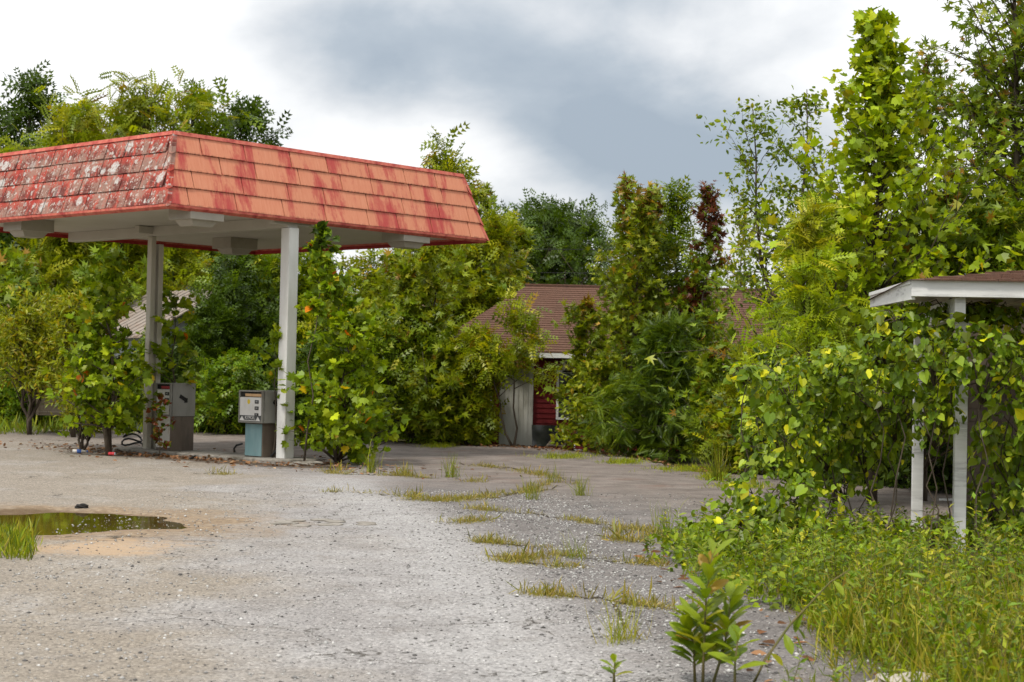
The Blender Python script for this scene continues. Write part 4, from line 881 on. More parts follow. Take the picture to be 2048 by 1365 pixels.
t('feathery_shrub', 'lower feathery green shrub left of the darkest one', 'shrub', xy(1262, 37.0), H_of(1265, 760, 37.0), .1, .85, 'bush', 60, 6, 6, FERN, .24, MID, 118, .45, .15, .025)
t('shrub', 'mixed green and rusty shrub under the right part of the brown roof', 'shrub', xy(1435, 33.5), H_of(1435, 690, 33.5), .1, .85, 'bush', 70, 7, 7, STAR, .15, GUM, 119, .5, .2, .03, stems=2, tip_pal=RED, tip_from=.85)
t('shrub', 'shrub with long yellowish leaves right of the rusty one', 'shrub', xy(1515, 32.0), H_of(1510, 700, 32.0), .1, .8, 'bush', 64, 7, 6, PINN, .26, YEL, 120, .5, .2, .03, stems=2)
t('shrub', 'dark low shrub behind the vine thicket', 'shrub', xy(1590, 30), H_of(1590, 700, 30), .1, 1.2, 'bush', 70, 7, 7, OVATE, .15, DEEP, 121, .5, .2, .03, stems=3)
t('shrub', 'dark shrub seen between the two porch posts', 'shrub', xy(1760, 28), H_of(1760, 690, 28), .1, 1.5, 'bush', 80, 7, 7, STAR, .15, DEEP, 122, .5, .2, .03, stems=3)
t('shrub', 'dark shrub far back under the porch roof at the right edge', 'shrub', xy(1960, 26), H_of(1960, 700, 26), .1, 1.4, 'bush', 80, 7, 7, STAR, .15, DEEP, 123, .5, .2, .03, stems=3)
# --- tall trees on the right
t('sycamore_tree', 'tall bright yellow-green sycamore with large leaves', 'tree', xy(1748, 23), H_of(1745, 38, 23), 1.2, 1.45, 'cone', 190, 6, 6, SYC, .112, SYCP, 130, .75, .25, .06, singles=260, twl=.5)
t('pecan_sapling', 'yellow-green sapling with long leaflets left of the tall sycamore', 'tree', xy(1612, 21), H_of(1595, 405, 21), .7, .68, 'cone', 60, 6, 5, PINN_L, .20, SYCP, 131, .75, .15, .03, tip_pal=[((.27, .24, .03), 3), ((.2, .2, .02), 3)], tip_from=.7)
t('sycamore_sapling', 'short bright sycamore shoots crowding under the tall sycamore', 'tree', xy(1675, 22.5), H_of(1680, 420, 22.5), .8, .95, 'column', 46, 6, 5, SYC, .115, SYCP, 132, .7, .2, .035, group='young sycamores', singles=80)
t('airy_tree', 'airy small-leaved tree behind the sycamore with sparse arching branches', 'tree', xy(1585, 34), H_of(1600, 180, 34), 2.0, 1.5, 'column', 110, 8, 8, OVATE, .105, MID, 133, .7, .3, .07, stems=3, lean=(.15, 0))
t('airy_tree', 'sparse light tree with drooping twigs above the right end of the brown roof', 'tree', xy(1480, 50), H_of(1480, 415, 50), 1.2, 1.5, 'column', 44, 7, 7, OVATE, .14, YEL, 134, .5, .3, .06)
t('gum_tree', 'gum tree with a pointed tip between sycamore and frame edge', 'tree', xy(1865, 27), H_of(1865, 108, 27), 1.2, 1.8, 'cone', 130, 8, 7, STAR, .125, GUM, 135, .7, .25, .07, stems=2, tip_pal=RED, tip_from=.92)
t('gum_tree', 'tallest gum tree filling the upper right corner', 'tree', xy(2025, 25.5), 9.6, 1.4, 2.2, 'column', 200, 8, 8, STAR, .125, GUM, 136, .6, .25, .09, stems=2)
t('gum_tree', 'dark gum foliage just above the porch roof', 'tree', xy(1850, 24), H_of(1850, 420, 24), .8, 1.3, 'bush', 76, 7, 7, STAR, .16, GUM, 137, .6, .2, .05)
t('gum_tree', 'dark gum foliage above the porch roof at the frame edge', 'tree', xy(1990, 23.5), H_of(1990, 400, 23.5), .8, 1.2, 'bush', 70, 7, 7, STAR, .16, MID, 138, .6, .2, .05)
t('young_tree', 'dark gum tree filling the gap behind the tall sycamore', 'tree', xy(1700, 31), H_of(1700, 430, 31), .8, 1.7, 'bush', 84, 7, 7, STAR, .18, GUM, 139, .6, .2, .06)
t('gum_tree', 'gum tree cut off by the right frame edge', 'tree', xy(2100, 27), 8.6, 1.0, 1.9, 'column', 130, 8, 7, STAR, .15, GUM, 140, .6, .25, .08, stems=2)
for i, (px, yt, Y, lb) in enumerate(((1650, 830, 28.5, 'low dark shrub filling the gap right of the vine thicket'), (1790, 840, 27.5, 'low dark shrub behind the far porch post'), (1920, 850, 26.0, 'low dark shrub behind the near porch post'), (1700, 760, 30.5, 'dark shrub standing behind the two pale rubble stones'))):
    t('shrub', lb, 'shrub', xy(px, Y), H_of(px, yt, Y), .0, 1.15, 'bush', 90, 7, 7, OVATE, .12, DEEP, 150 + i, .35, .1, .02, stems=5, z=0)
# --- far wood that closes the horizon
rng = np.random.default_rng(77)
m_ = 12000; X_ = rng.uniform(-34, 42, m_); hgt = 4.2 + 1.3 * np.sin(X_ * .55) + .9 * np.sin(X_ * 1.43 + 1) + .5 * np.sin(X_ * 3.1)
P_ = np.stack([X_, rng.uniform(80, 90, m_), rng.uniform(0, 1, m_) ** .8 * hgt], 1)
me = leafmesh('far_wood', PINN, P_, rng.normal(size=(m_, 3)), np.array([[0, -.4, 1.0]]) + rng.normal(size=(m_, 3)) * .5, rng.uniform(.6, 1.1, m_), pal_pick(rng, DEEP + MID, m_))
me.materials.append(LEAF); tag(link(bpy.data.objects.new('far_wood', me)), 'dark far wood closing the horizon behind the house', 'wood', kind='stuff')
# --- heart-leaved vine over the porch
def vine(name, label, blobs, n_per, seed, singles, size=.068):
    rng = np.random.default_rng(seed); P, X, Nn = [], [], []
    c0 = blobs[0][0]; root = empty(name, (c0.x, c0.y, 0), label, 'vine', group='heart-leaved vines')
    wood = MB()
    for c, (a, b, d) in blobs:
        k = int(n_per * (a * b + b * d + a * d) / .5)
        v = nrm(rng.normal(size=(k, 3))); v = v[(v[:, 1] < .75)]
        k = len(v); rad = (rng.uniform(0, 1, (k, 1)) ** .28) * (1 + .18 * np.sin(v[:, :1] * 9 + c.x * 3) * np.cos(v[:, 2:3] * 7)) + rng.exponential(.05, (k, 1))
        clump = np.sin(v[:, 0] * 5.3 + c.x * 7) + np.sin(v[:, 2] * 6.1 + c.z * 5 + v[:, 0] * 3) + np.sin(v[:, 1] * 4.7 + c.y)
        kp = clump + rng.normal(size=k) * .7 > -.75; v, rad = v[kp], rad[kp]; k = len(v); rad = rad + (rng.uniform(size=(k, 1)) < .12) * rng.exponential(.22, (k, 1))
        q = v * rad * np.array([[a, b, d]]); P.append(q + np.array([[c.x - c0.x, c.y - c0.y, c.z]]))
        Nn.append(nrm(v * np.array([[1 / a, 1 / b, 1 / d]]) * .5 + np.array([[0, -.2, .6]]) + rng.normal(size=(k, 3)) * .6)); X.append(nrm(np.array([[0, -.1, -.8]]) + v * .4 + rng.normal(size=(k, 3)) * .55))
        for j in range(9):
            dv = Vector(nrm(rng.normal(size=(1, 3)))[0]); st = Vector((c.x - c0.x, c.y - c0.y, max(.02, c.z - d * 1.2)))
            en = Vector((c.x - c0.x + dv.x * a, c.y - c0.y + dv.y * b, c.z + dv.z * d)); mid = st.lerp(en, .5) + Vector((rng.normal() * .1, rng.normal() * .1, .12))
            wood.tube([st, mid, en], [.009, .006, .003], 4)
        if True: wood.tube([Vector((c.x - c0.x + .06 * math.sin(j * 2.1 + c.x * 9), c.y - c0.y + .06 * math.cos(j * 1.7 + c.z * 5), c.z * j / 6)) for j in range(7)], [.009, .008, .008, .007, .006, .005, .004], 5)
    P, X, Nn = np.concatenate(P), np.concatenate(X), np.concatenate(Nn)
    ok = P[:, 2] > .03; P, X, Nn = P[ok], X[ok], Nn[ok]; m_ = len(P)
    S = size * np.clip(rng.lognormal(-.08, .42, m_), .3, 2.0); C = pal_pick(rng, VINE, m_, .28)
    keep = leaf_parts(root, 'leaf', HEART, P, X, Nn, S, C, singles, rng, S / size - P[:, 1] * 1.2)
    me = leafmesh('foliage', HEART, P[keep], X[keep], Nn[keep], S[keep], C[keep]); me.materials.append(LEAF)
    link(bpy.data.objects.new('foliage', me), root); wood.build('stem', BARK, root, smooth=True)
def B(px, py, Y, r): return (at(px, py, Y), r)
vine('vine_thicket', 'rounded thicket of heart-leaved vine standing clear of the porch, on its left', [B(1590, 770, 16.8, (.50, .5, .25)), B(1490, 745, 16.6, (.22, .3, .10)), B(1665, 725, 16.8, (.36, .4, .16)), B(1575, 870, 16.6, (.46, .4, .38)), B(1540, 980, 16.3, (.48, .4, .34)), B(1600, 1020, 16.0, (.52, .4, .26)), B(1655, 860, 16.9, (.36, .35, .34)), B(1480, 1060, 15.4, (.34, .4, .14))], 680, 201, 170)
vine('porch_vine', 'heart-leaved vine with yellowed leaves hanging across both porch posts', [B(1760, 740, 16.3, (.48, .4, .34)), B(1870, 700, 15.9, (.42, .25, .28)), B(1965, 720, 15.8, (.40, .3, .34)), B(1800, 640, 16.2, (.34, .25, .10)), B(1730, 880, 17.2, (.46, .35, .28)), B(1870, 830, 16.0, (.24, .16, .26)), B(1790, 820, 16.6, (.45, .3, .26)), B(1700, 800, 17.0, (.4, .3, .3)), B(1900, 620, 16.4, (.42, .25, .07)), B(1985, 625, 16.5, (.4, .3, .09)), B(1690, 930, 17.6, (.36, .3, .3))], 700, 202, 200)
vine('edge_vine', 'dark heart-leaved vine under the porch roof at the right frame edge', [B(2030, 850, 16.2, (.34, .4, .55)), B(2010, 690, 16.6, (.40, .4, .30)), B(2040, 1000, 16.4, (.30, .35, .35)), B(1990, 930, 17.6, (.30, .4, .55)), B(2090, 780, 15.7, (.35, .4, .6))], 560, 203, 100, .078)
# --- grasses and ground cover
def blades(name, label, pts, n_per, hgt, pal, seed, spread=.05, mat_=None, T=BLADE, gain=(1.5, 1.55, .6), upn=.35, kind='stuff'):
    rng = np.random.default_rng(seed); pts = np.asarray(pts); m_ = len(pts) * n_per
    P = np.repeat(pts[:, :3], n_per, 0) + np.concatenate([rng.normal(size=(m_, 2)) * spread, np.zeros((m_, 1))], 1)
    hs = np.repeat(pts[:, 3] if pts.shape[1] > 3 else np.ones(len(pts)), n_per) * hgt
    X = nrm(np.array([[0, 0, 1.0]]) + rng.normal(size=(m_, 3)) * upn); Nn = rng.normal(size=(m_, 3)); Nn[:, 2] *= .3
    me = leafmesh(name, T, P, X, nrm(Nn), hs * np.clip(1 + .35 * rng.standard_normal(m_), .3, 2), pal_pick(rng, pal, m_, .24, gain)); me.materials.append(mat_ or LEAF)
    o = link(bpy.data.objects.new(name, me)); tag(o, label, name.replace('_', ' ') if kind == 'stuff' else None, kind=kind); return o
def scatter(rng, n, fn, box):
    out = []
    while len(out) < n:
        x, y = rng.uniform(box[0], box[1]), rng.uniform(box[2], box[3]); d = fn(x, y)
        if rng.uniform() < d: out.append((x, y, -.01, .5 + .5 * d))
    return np.array(out)
rng = np.random.default_rng(301)
WIDE = (BLADE[0] * np.array([1, 1.3, 1]), BLADE[1]); THIN = (BLADE[0] * np.array([1, .42, 1]), BLADE[1]); WIDE = (TUFT[0] * np.array([1, .9, 1]), TUFT[1])
def sst(a, b, x): x = min(max((x - a) / (b - a), 0), 1); return x * x * (3 - 2 * x)
def wob(x, y): return .35 * math.sin(x * 2.1 + y * .7) + .25 * math.sin(x * 4.3 - y * 1.9)
# tall grass in the right foreground: left limit as a function of depth
def grass_d(x, y): return sst(0, .9, x - (1.50 + .09 * (y - 9)) + .5 * wob(x, y)) * sst(14.2, 12.5, y + wob(x, y))
blades('grass', 'tall green and yellow grass in the right foreground', scatter(rng, 4600, grass_d, (1.0, 6.5, 7.6, 14.4)), 9, .20, GRASS, 302, .07, T=(TUFT[0] * np.array([1, .4, 1]), TUFT[1]), upn=.5)
blades('dry_grass', 'straw-coloured dead grass stems among the foreground weeds', scatter(rng, 700, grass_d, (1.0, 5.5, 7.6, 14)), 5, .30, [((.30, .24, .12), 3), ((.22, .16, .07), 3), ((.34, .30, .10), 2)], 303, .04, T=THIN)
def cover_d(x, y):
    
    if 3.55 < x < 4.75 and 14.0 < y < 16.9 and math.sin(x * 9) * math.sin(y * 7) < .6: return 0.0
    lim = 1.30 + .42 * max(0, 12.6 - y) + .05 * max(0, y - 14); return sst(0, .5, x - lim + .35 * wob(x, y)) * sst(11.0, 12.2, y + .3 * wob(x, y)) * sst(19.5, 17.0, y) * (1 - .55 * sst(0, 1, math.sin(x * 5.1 + 1.3 * math.sin(y * 3.3)) * math.sin(y * 2.7)))
pc = scatter(rng, 3600, cover_d, (.9, 6.0, 10.5, 19.5)); n_ = len(pc)
HT = rng.uniform(.0, .30, n_) * (.55 + .45 * np.sin(pc[:, 0] * 3.3 + 2 * np.sin(pc[:, 1] * 1.7))) * pc[:, 3] * (.5 + .5 * np.clip((pc[:, 1] - 11) / 4, 0, 1)) ** .5
P_ = np.repeat(np.stack([pc[:, 0], pc[:, 1], HT], 1), 2, 0) + rng.normal(size=(n_ * 2, 3)) * .04
P_[:, 2] = np.abs(P_[:, 2]); me = leafmesh('ground_cover', HEART, P_, rng.normal(size=(n_ * 2, 3)) + np.array([[0, -.5, -.1]]), np.array([[0, -.25, 1.0]]) + rng.normal(size=(n_ * 2, 3)) * .6, .058 * np.clip(1 + .3 * rng.standard_normal(n_ * 2), .4, 1.8), pal_pick(rng, [((.13, .175, .014), 6), ((.175, .21, .02), 4), ((.08, .12, .012), 4), ((.30, .27, .03), .8)], n_ * 2))
me.materials.append(LEAF); tag(link(bpy.data.objects.new('ground_cover', me)), 'bright green heart-leaved ground cover spreading over the asphalt edge', 'ground cover', kind='stuff')
blades('weeds', 'tall feathery green weeds rising through the ground cover', scatter(rng, 300, lambda x, y: cover_d(x, y) * .7 + .4 * grass_d(x, y), (1.0, 6.0, 8, 18.5)), 7, .15, HERB, 305, .05, T=PINN_L, upn=.6)
def stalks(name, label, pts, hgt, nl, T, size, pal, seed):
    rng = np.random.default_rng(seed); P, X, wood = [], [], MB()
    for x, y, z, k in pts:
        h_ = hgt * k * rng.uniform(.5, 1.25); ln = rng.normal(size=2) * .22 * h_
        wood.tube([(x, y, 0), (x + ln[0] * .5, y + ln[1] * .5, h_ * .55), (x + ln[0], y + ln[1], h_)], [.003, .0025, .001], 3)
        f_ = np.linspace(.15, 1, nl) + rng.normal(size=nl) * .02; az = rng.uniform(0, 6.28) + np.arange(nl) * 2.4
        P.append(np.stack([x + ln[0] * f_, y + ln[1] * f_, h_ * f_], 1)); X.append(np.stack([np.cos(az), np.sin(az), .5 + rng.normal(size=nl) * .3], 1))
    P, X = np.concatenate(P), np.concatenate(X); n = len(P)
    me = leafmesh(name, T, P, X, np.array([[0, 0, 1.0]]) + rng.normal(size=(n, 3)) * .3, size * np.clip(1 + .35 * rng.standard_normal(n), .4, 1.8), pal_pick(rng, pal, n)); me.materials.append(LEAF)
    tag(link(bpy.data.objects.new(name, me)), label, 'weeds', kind='stuff')
    o = wood.build(name + '_stems', TWIG); tag(o, 'thin stems of the ' + label, 'stems', kind='stuff')
stalks('stalk_weeds', 'leafy upright weeds standing through the foreground grass', scatter(rng, 1300, lambda x, y: .8 * grass_d(x, y) + .5 * cover_d(x, y), (1.0, 6.0, 8, 18)), .46, 18, LANCE, .055, HERB + GRASS, 311)
stalks('ragged_weeds', 'tall ragged weeds with narrow leaves above the foreground grass', scatter(rng, 170, lambda x, y: .8 * grass_d(x, y) + .3 * cover_d(x, y), (1.2, 6.0, 8.2, 17)), .72, 30, LANCE, .06, HERB + DRYG, 313)
stalks('climbing_weeds', 'small heart-leaved shoots rising from the ground cover', scatter(rng, 300, cover_d, (1.0, 6.0, 11, 18.5)), .34, 12, HEART, .05, VINE, 312)
# crack weeds
cr = [[(650, 985), (740, 988), (880, 998), (960, 995), (1040, 985), (1160, 968)], [(770, 1000), (900, 1002), (1000, 996), (1100, 965)], [(940, 1020), (1060, 1030), (1200, 1050), (1330, 1068)], [(950, 1082), (1090, 1095)], [(1060, 1190), (1200, 1200), (1280, 1213), (1390, 1226)], [(970, 1110), (1080, 1116)],
      [(380, 948), (460, 949)], [(650, 946), (800, 951), (960, 963)], [(1100, 1108), (1200, 1118), (1320, 1130)], [(900, 1046), (980, 1042)], [(1220, 1060), (1400, 1085)], [(1180, 1070), (1330, 1092)], [(1000, 1118), (1140, 1135)], [(640, 942), (700, 940)], [(880, 925), (1020, 940), (1160, 965)], [(1225, 1205), (1260, 1290)]]
pts = []
for ln in cr:
    for (x0, y0), (x1, y1) in zip(ln[:-1], ln[1:]):
        k = int(math.hypot(x1 - x0, (y1 - y0) * 3) / 2.0)
        for j in range(k):
            f_ = (j + rng.uniform()) / k
            if math.sin((x0 + (x1 - x0) * f_) * .045 + y0) + rng.normal() * .5 < .05: continue
            q = gp(x0 + (x1 - x0) * f_ + rng.normal() * 4, y0 + (y1 - y0) * f_ + rng.normal() * 1.6); pts.append((q.x, q.y, lotz(q.x, q.y) - .005, .5 + rng.exponential(.45)))
blades('crack_grass', 'short yellowish grass growing along the cracks in the lot', pts, 22, .05, DRYG, 306, .085, T=TUFT, upn=.65, gain=(1.25, 1.12, 1.0))
SOILC = simple('crack_soil', (.035, .028, .02), (.08, .062, .042), 20, .95, .1, (1, 1, 1), .8)
crm = MB()
for ln in cr:
    P2 = []
    for (x0, y0), (x1, y1) in zip(ln[:-1], ln[1:]):
        k = max(3, int(abs(x1 - x0) / 9))
        for j in range(k): P2.append(gp(x0 + (x1 - x0) * j / k + rng.normal() * 1.5, y0 + (y1 - y0) * j / k + rng.normal() * 1.3))
    L_, R_ = [], []
    for i, q in enumerate(P2):
        d = (P2[min(i + 1, len(P2) - 1)] - P2[max(i - 1, 0)]).normalized(); n_ = Vector((-d.y, d.x, 0)); w_ = .004 + abs(rng.normal()) * .022 * math.sin(math.pi * (i + .5) / len(P2))
        for lst, s_ in ((L_, 1), (R_, -1)):
            v = q + n_ * w_ * s_; v.z = lotz(v.x, v.y) + .005; lst.append(v)
    n = len(P2); crm.add(L_ + R_, [(i, i + 1, n + i + 1, n + i) for i in range(n - 1)])
tag(crm.build('crack_soil', SOILC), 'dark soil filling the cracks in the lot', 'soil', kind='stuff')
# greener strips: left grass verge, mossy strip by the house, clump at the left frame edge
pts = []
for k in range(2400):
    px, py = rng.uniform(-120, 520), rng.uniform(838, 864) + 6 * math.sin(rng.uniform(0, 6)); q = gp(px, py); pts.append((q.x, q.y, -.1, .4 + .9 * rng.uniform() + (.9 if px < 270 and py < 848 else 0)))
blades('verge_grass', 'green grass verge beyond the pumps', pts, 5, .30, GRASS + HERB, 307, .09, T=WIDE)
pts = []
for cx_, cy_, w_, h_ in ((1130, 914, 55, 4), (1370, 940, 75, 5), (880, 893, 30, 3), (1430, 955, 30, 5), (1250, 925, 40, 4), (1480, 975, 60, 6)):
    for k in range(260):
        q = gp(cx_ + rng.normal() * w_ * .5, cy_ + rng.normal() * h_ * .5); pts.append((q.x, q.y, -.02, .6 + .6 * rng.uniform()))
blades('moss', 'bright yellow-green mossy grass along the foot of the house shrubs', pts, 6, .085, [((.20, .22, .012), 5), ((.14, .18, .012), 3), ((.27, .25, .03), 1)], 308, .07, upn=.6, T=WIDE)
pts = []
for k in range(420):
    q = gp(rng.uniform(-80, 45) if rng.uniform() < .85 else rng.uniform(30, 58), 1065 + abs(rng.normal()) * 26 + 6 * rng.uniform()); 
    if q.x < gp(70 - (q.y < 14) * 40, 1100).x + .2: pts.append((q.x, q.y, -.02, .5 + .7 * rng.uniform()))
blades('puddle_grass', 'clump of bright grass beside the puddle at the left edge', pts, 6, .13, GRASS, 309, .05, T=WIDE)
# leaf litter, gravel
lp = []
for k in range(2600):
    if k < 1500:
        yy = rng.normal() * 2.6; q = cw(bx + rng.normal() * .75 - .35, (pf.y + pl_.y) / 2 + yy, .012)
    elif k < 2200: q = gp(rng.uniform(880, 1480), 0 + 0, 0) if False else Vector((rng.uniform(-2.5, 3.6), 0, 0)); 
    else: q = Vector((rng.uniform(1.2, 5.5), rng.uniform(9, 17), .01))
    if 1500 <= k < 2200: q.y = float(backy(q.x)) - abs(rng.normal()) * .9 + .3; q.z = .012
    lp.append((q.x, q.y, q.z + rng.uniform(0, .02)))
lp = np.array(lp); n_ = len(lp)
me = leafmesh('leaf_litter', OVATE, lp, rng.normal(size=(n_, 3)) * np.array([[1, 1, .15]]), np.array([[0, 0, 1.0]]) + rng.normal(size=(n_, 3)) * .3, rng.uniform(.04, .12, n_), pal_pick(rng, LITT, n_, .25, (1, 1, 1))); me.materials.append(DRY)
tag(link(bpy.data.objects.new('leaf_litter', me)), 'brown dead leaves scattered round the pump island and house foot', 'leaf litter', kind='stuff')
def grav_d(x, y):
    d = abs((x - (.75 - .12 * (y - 12))) ) ; return (.06 + .95 * math.exp(-((x - (1.0 - .10 * (y - 11))) / .95) ** 2) * (.35 + .65 * (math.sin(x * 3.1 + y * 1.3) * math.sin(y * 1.1 - x) > -.2))) * (1.0 if y < 24 else .4)
gs = scatter(rng, 20000, lambda x, y: max(grav_d(x, y), .22 if y < 14 else .1), (-4.5, 3.5, 7.5, 24)); n_ = len(gs)
me = leafmesh('gravel', STONE, np.stack([gs[:, 0], gs[:, 1], np.array([lotz(a, b) for a, b in gs[:, :2]]) + .002], 1), rng.normal(size=(n_, 3)) * np.array([[1, 1, .2]]), np.array([[0, 0, 1.0]]) + rng.normal(size=(n_, 3)) * .25, np.clip(rng.lognormal(-4.75, .45, n_), .004, .026), pal_pick(rng, [((.42, .41, .39), 5), ((.30, .29, .28), 4), ((.55, .54, .52), 2), ((.12, .115, .11), 2)], n_, .15, (1, 1, 1))); me.materials.append(DRY)
tag(link(bpy.data.objects.new('gravel', me)), 'loose pale gravel strewn over the broken asphalt', 'gravel', kind='stuff')
# --- foreground sapling, leaning stem, weeds, rock, litter
def sapling(name, label, stems, T, size, pal, seed, n_leaf, droop, start=.25):
    rng = np.random.default_rng(seed); root = empty(name, stems[0][0], label, 'plant'); b0 = Vector(stems[0][0])
    P, X, Nn, S = [], [], [], []
    for pts_ in stems:
        pts_ = [Vector(p_) - b0 for p_ in pts_]; m = MB(); m.tube(pts_, [.008 * (1 - .8 * i / (len(pts_) - 1)) + .0015 for i in range(len(pts_))], 5); m.build('stem', TWIG, root, smooth=True)
        for j in range(n_leaf):
            f_ = start + (1 - start) * j / (n_leaf - 1); q = f_ * (len(pts_) - 1); i = min(int(q), len(pts_) - 2); p_ = pts_[i].lerp(pts_[i + 1], q - i); tdir = (pts_[i + 1] - pts_[i]).normalized()
            az = j * 2.4 + rng.uniform(-.4, .4); lat = Vector((math.cos(az), math.sin(az), 0)); d = (lat * 1.0 + tdir * (.55 + .9 * f_ ** 3) + Vector((0, 0, -droop))).normalized()
            P.append(p_); X.append(d); Nn.append(Vector((0, 0, 1)) - d * d.z + Vector((rng.normal() * .25, rng.normal() * .25 - .2, .1))); S.append(size * (1 - .35 * abs(f_ - .5)) * rng.uniform(.75, 1.15))
    P, X, Nn, S = (np.array([tuple(v) for v in a]) if a is not S else np.array(a) for a in (P, X, Nn, S))
    leaf_parts(root, 'leaf', T, P, X, Nn, S, pal_pick(rng, pal, len(P), .15), len(P), rng, S)
BIGL = tmpl(*mirror([(0, 0), (.5, 0), (1, 0), (.86, .13), (.62, .215), (.3, .15), (.08, .04)], .3)); BIGL[0][:, 2] -= .22 * BIGL[0][:, 0] ** 2
FP = [((.13, .16, .02), 5), ((.17, .20, .025), 4), ((.085, .12, .015), 3), ((.24, .22, .03), 2), ((.22, .13, .05), .5)]
b0 = at(1405, 1400, 9.0); b0.z = 0
sapling('leafy_sapling', 'upright sapling with broad green leaves in the foreground', [[b0, at(1408, 1300, 9.0), at(1412, 1200, 9.0), at(1425, 1110, 9.0)], [b0 + Vector((.06, .05, 0)), at(1450, 1290, 9.05), at(1462, 1200, 9.1)], [b0 + Vector((-.03, .1, 0)), at(1388, 1300, 9.1), at(1378, 1240, 9.1)]], BIGL, .18, FP, 401, 28, -.15)
b0 = at(1500, 1400, 8.9); b0.z = 0
sapling('leaning_stem', 'dark stem leaning to the right with hanging narrow leaves in the foreground', [[b0, at(1530, 1320, 8.9), at(1580, 1250, 8.95), at(1660, 1165, 9.0), at(1700, 1140, 9.0)]], BIGL, .12, FP, 402, 11, 1.4, .3)
b0 = at(1470, 1392, 8.7); b0.z = 0
sapling('broadleaf_weed', 'low weed with pale pointed leaves at the foot of the foreground sapling', [[b0, at(1470, 1330, 8.7), at(1476, 1275, 8.7)]], BIGL, .16, [((.15, .20, .03), 4), ((.11, .16, .02), 3)], 403, 9, .1, .4)
b0 = at(1228, 1385, 9.0); b0.z = 0
sapling('broadleaf_weed', 'small weed poking in at the bottom edge of the picture', [[b0, at(1228, 1350, 9.0), at(1230, 1325, 9.0)]], BIGL, .11, FP, 404, 8, .1, .4)
tall = [(740, 945, 890, 'tall grassy weed on the apron right of the post sycamore'), (905, 955, 905, 'tall grassy weed on the apron before the dark shrubs'), (808, 950, 918, 'short grassy weed between the two tall ones on the apron'), (1105, 965, 930, 'wispy weed on the apron in front of the white house panel'), (1240, 1290, 1195, 'dry yellow weed clump at the near crack'), (1160, 990, 948, 'green weed tuft where the apron cracks meet'), (1065, 1000, 955, 'bushy weed tuft left of the crack crossing'), (1435, 960, 880, 'tall grass clump left of the vine thicket foot'), (1330, 1075, 1005, 'thin upright weeds left of the ground cover'), (1145, 1115, 1065, 'small upright weed among the moss lines')]
for i, (px, yb, yt, lb) in enumerate(tall):
    q = gp(px, yb); h_ = (yb - yt) / 3400 * q.y
    o = blades('weed_clump', lb, [(q.x + rng.normal() * .04, q.y + rng.normal() * .04, -.01, 1) for _ in range(7)], 12, h_ * .75, GRASS if i != 4 else DRYG, 420 + i, .05, kind=None, upn=.28, T=THIN)
    tag(o, lb, 'weed', 'weeds on the apron')
def rock(name, label, pos, sx, sy, sz, seed, mt, cat='rock'):
    r_ = random.Random(seed); import bmesh
    bm = bmesh.new(); bmesh.ops.create_icosphere(bm, subdivisions=4, radius=1)
    for v in bm.verts:
        c = v.co; k = 1 + .16 * math.sin(c.x * 3 + seed) * math.cos(c.y * 4 + seed) + .10 * math.sin(c.z * 7 + c.x * 5) + r_.uniform(-.03, .03); v.co = Vector((c.x * sx * k, c.y * sy * k, c.z * sz * k))
    me = bpy.data.meshes.new(name); bm.to_mesh(me); bm.free(); me.materials.append(mt); o = link(bpy.data.objects.new(name, me)); o.location = pos; return tag(o, label, cat)
PALE = simple('pale_rubble', (.34, .30, .25), (.50, .46, .40), 12, .9, .1, (1, 1, 1), .8, (.18, .15, .12), .6)
q = gp(1800, 1362); rock('broken_concrete', 'pale broken concrete lump in the grass at the bottom edge', (q.x, q.y - .12, .0), .20, .12, .06, 3, PALE)
q = gp(1778, 966); rock('rubble_stone', 'pale stone behind the far porch post', (q.x, q.y, .06), .13, .1, .09, 4, PALE)
q = gp(1812, 968); rock('rubble_stone', 'pale block of rubble right beside the far porch post', (q.x, q.y, .05), .12, .1, .08, 5, PALE)
q = gp(612, 929); rock('dirt_mound', 'low mound of dirt at the foot of the white post', (q.x, q.y, .0), .30, .2, .06, 6, CONC, 'mound')
q = gp(163, 1016); rock('dark_clod', 'black clod at the far rim of the puddle', (q.x, q.y, .01), .08, .06, .035, 7, DARK, 'clod')
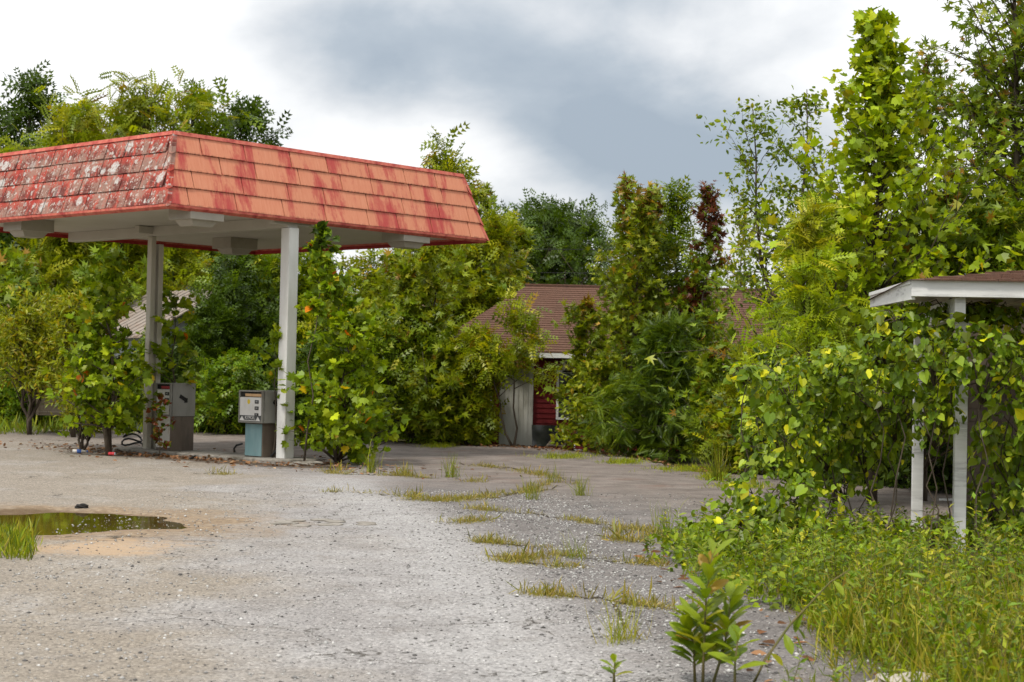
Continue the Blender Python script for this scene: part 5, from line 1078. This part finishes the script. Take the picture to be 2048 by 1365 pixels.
# litter
CANB = simple('blue_label', (.05, .12, .42), (.08, .18, .5), 9, .4); CANR = simple('red_can_paint', (.5, .03, .04), (.6, .05, .06), 9, .35)
q = gp(158, 903, .05); r = empty('plastic_bottle', q, 'white and blue plastic bottle lying in the leaf litter', 'bottle', R(15))
m = MB(); m.tube([(-.12, 0, 0), (-.11, 0, 0), (.06, 0, 0), (.1, 0, 0), (.14, 0, 0)], [.02, .036, .036, .018, .014], 10); m.build('body', PWHITE, r, smooth=True)
m = MB(); m.tube([(-.04, 0, 0), (.04, 0, 0)], .0375, 10); m.build('label_band', CANB, r); m = MB(); m.tube([(.14, 0, 0), (.165, 0, 0)], .017, 8); m.build('cap', CANB, r)
q = gp(224, 908, .04); r = empty('drink_can', q, 'crumpled red drink can in the leaf litter', 'can', R(-20))
m = MB(); m.tube([(-.07, 0, 0), (-.06, 0, 0), (-.01, .006, .003), (.05, 0, 0), (.06, 0, 0)], [.026, .034, .03, .034, .026], 10); m.build('body', CANR, r, smooth=True); m = MB(); m.tube([(.06, 0, 0), (.066, 0, 0)], .026, 10); m.build('lid', PIPE, r)
q = gp(1930, 1000, .03); m = MB(); m.box((0, 0, 0), (.75, .09, .025)); o = m.build('loose_board', WOODW, None, .003); o.location = q; o.rotation_euler = (0, 0, R(12)); tag(o, 'loose pale board lying on the ground behind the near porch post', 'board')
q = gp(640, 1047, .006); r_ = random.Random(2); root = empty('broken_asphalt', q, 'cluster of broken asphalt plates round a shallow hole mid-lot', 'broken asphalt')
for i in range(12):
    a = i * .55; cx_, cy_ = .46 * math.cos(a) * r_.uniform(.5, 1.2), .40 * math.sin(a) * r_.uniform(.5, 1.1); n_ = 6
    m = MB(); pr_ = [(cx_ + .12 * r_.uniform(.6, 1.2) * math.cos(k * 1.047), cy_ + .10 * r_.uniform(.6, 1.2) * math.sin(k * 1.047)) for k in range(n_)]; tz = r_.uniform(.004, .012)
    m.add([(x, y, -.02) for x, y in pr_] + [(x * .98, y * .98, tz + .03 * (y - cy_)) for x, y in pr_], [tuple(n_ + k for k in range(n_))] + [(k, (k + 1) % n_, n_ + (k + 1) % n_, n_ + k) for k in range(n_)]); m.build('asphalt_plate', CONC, root)
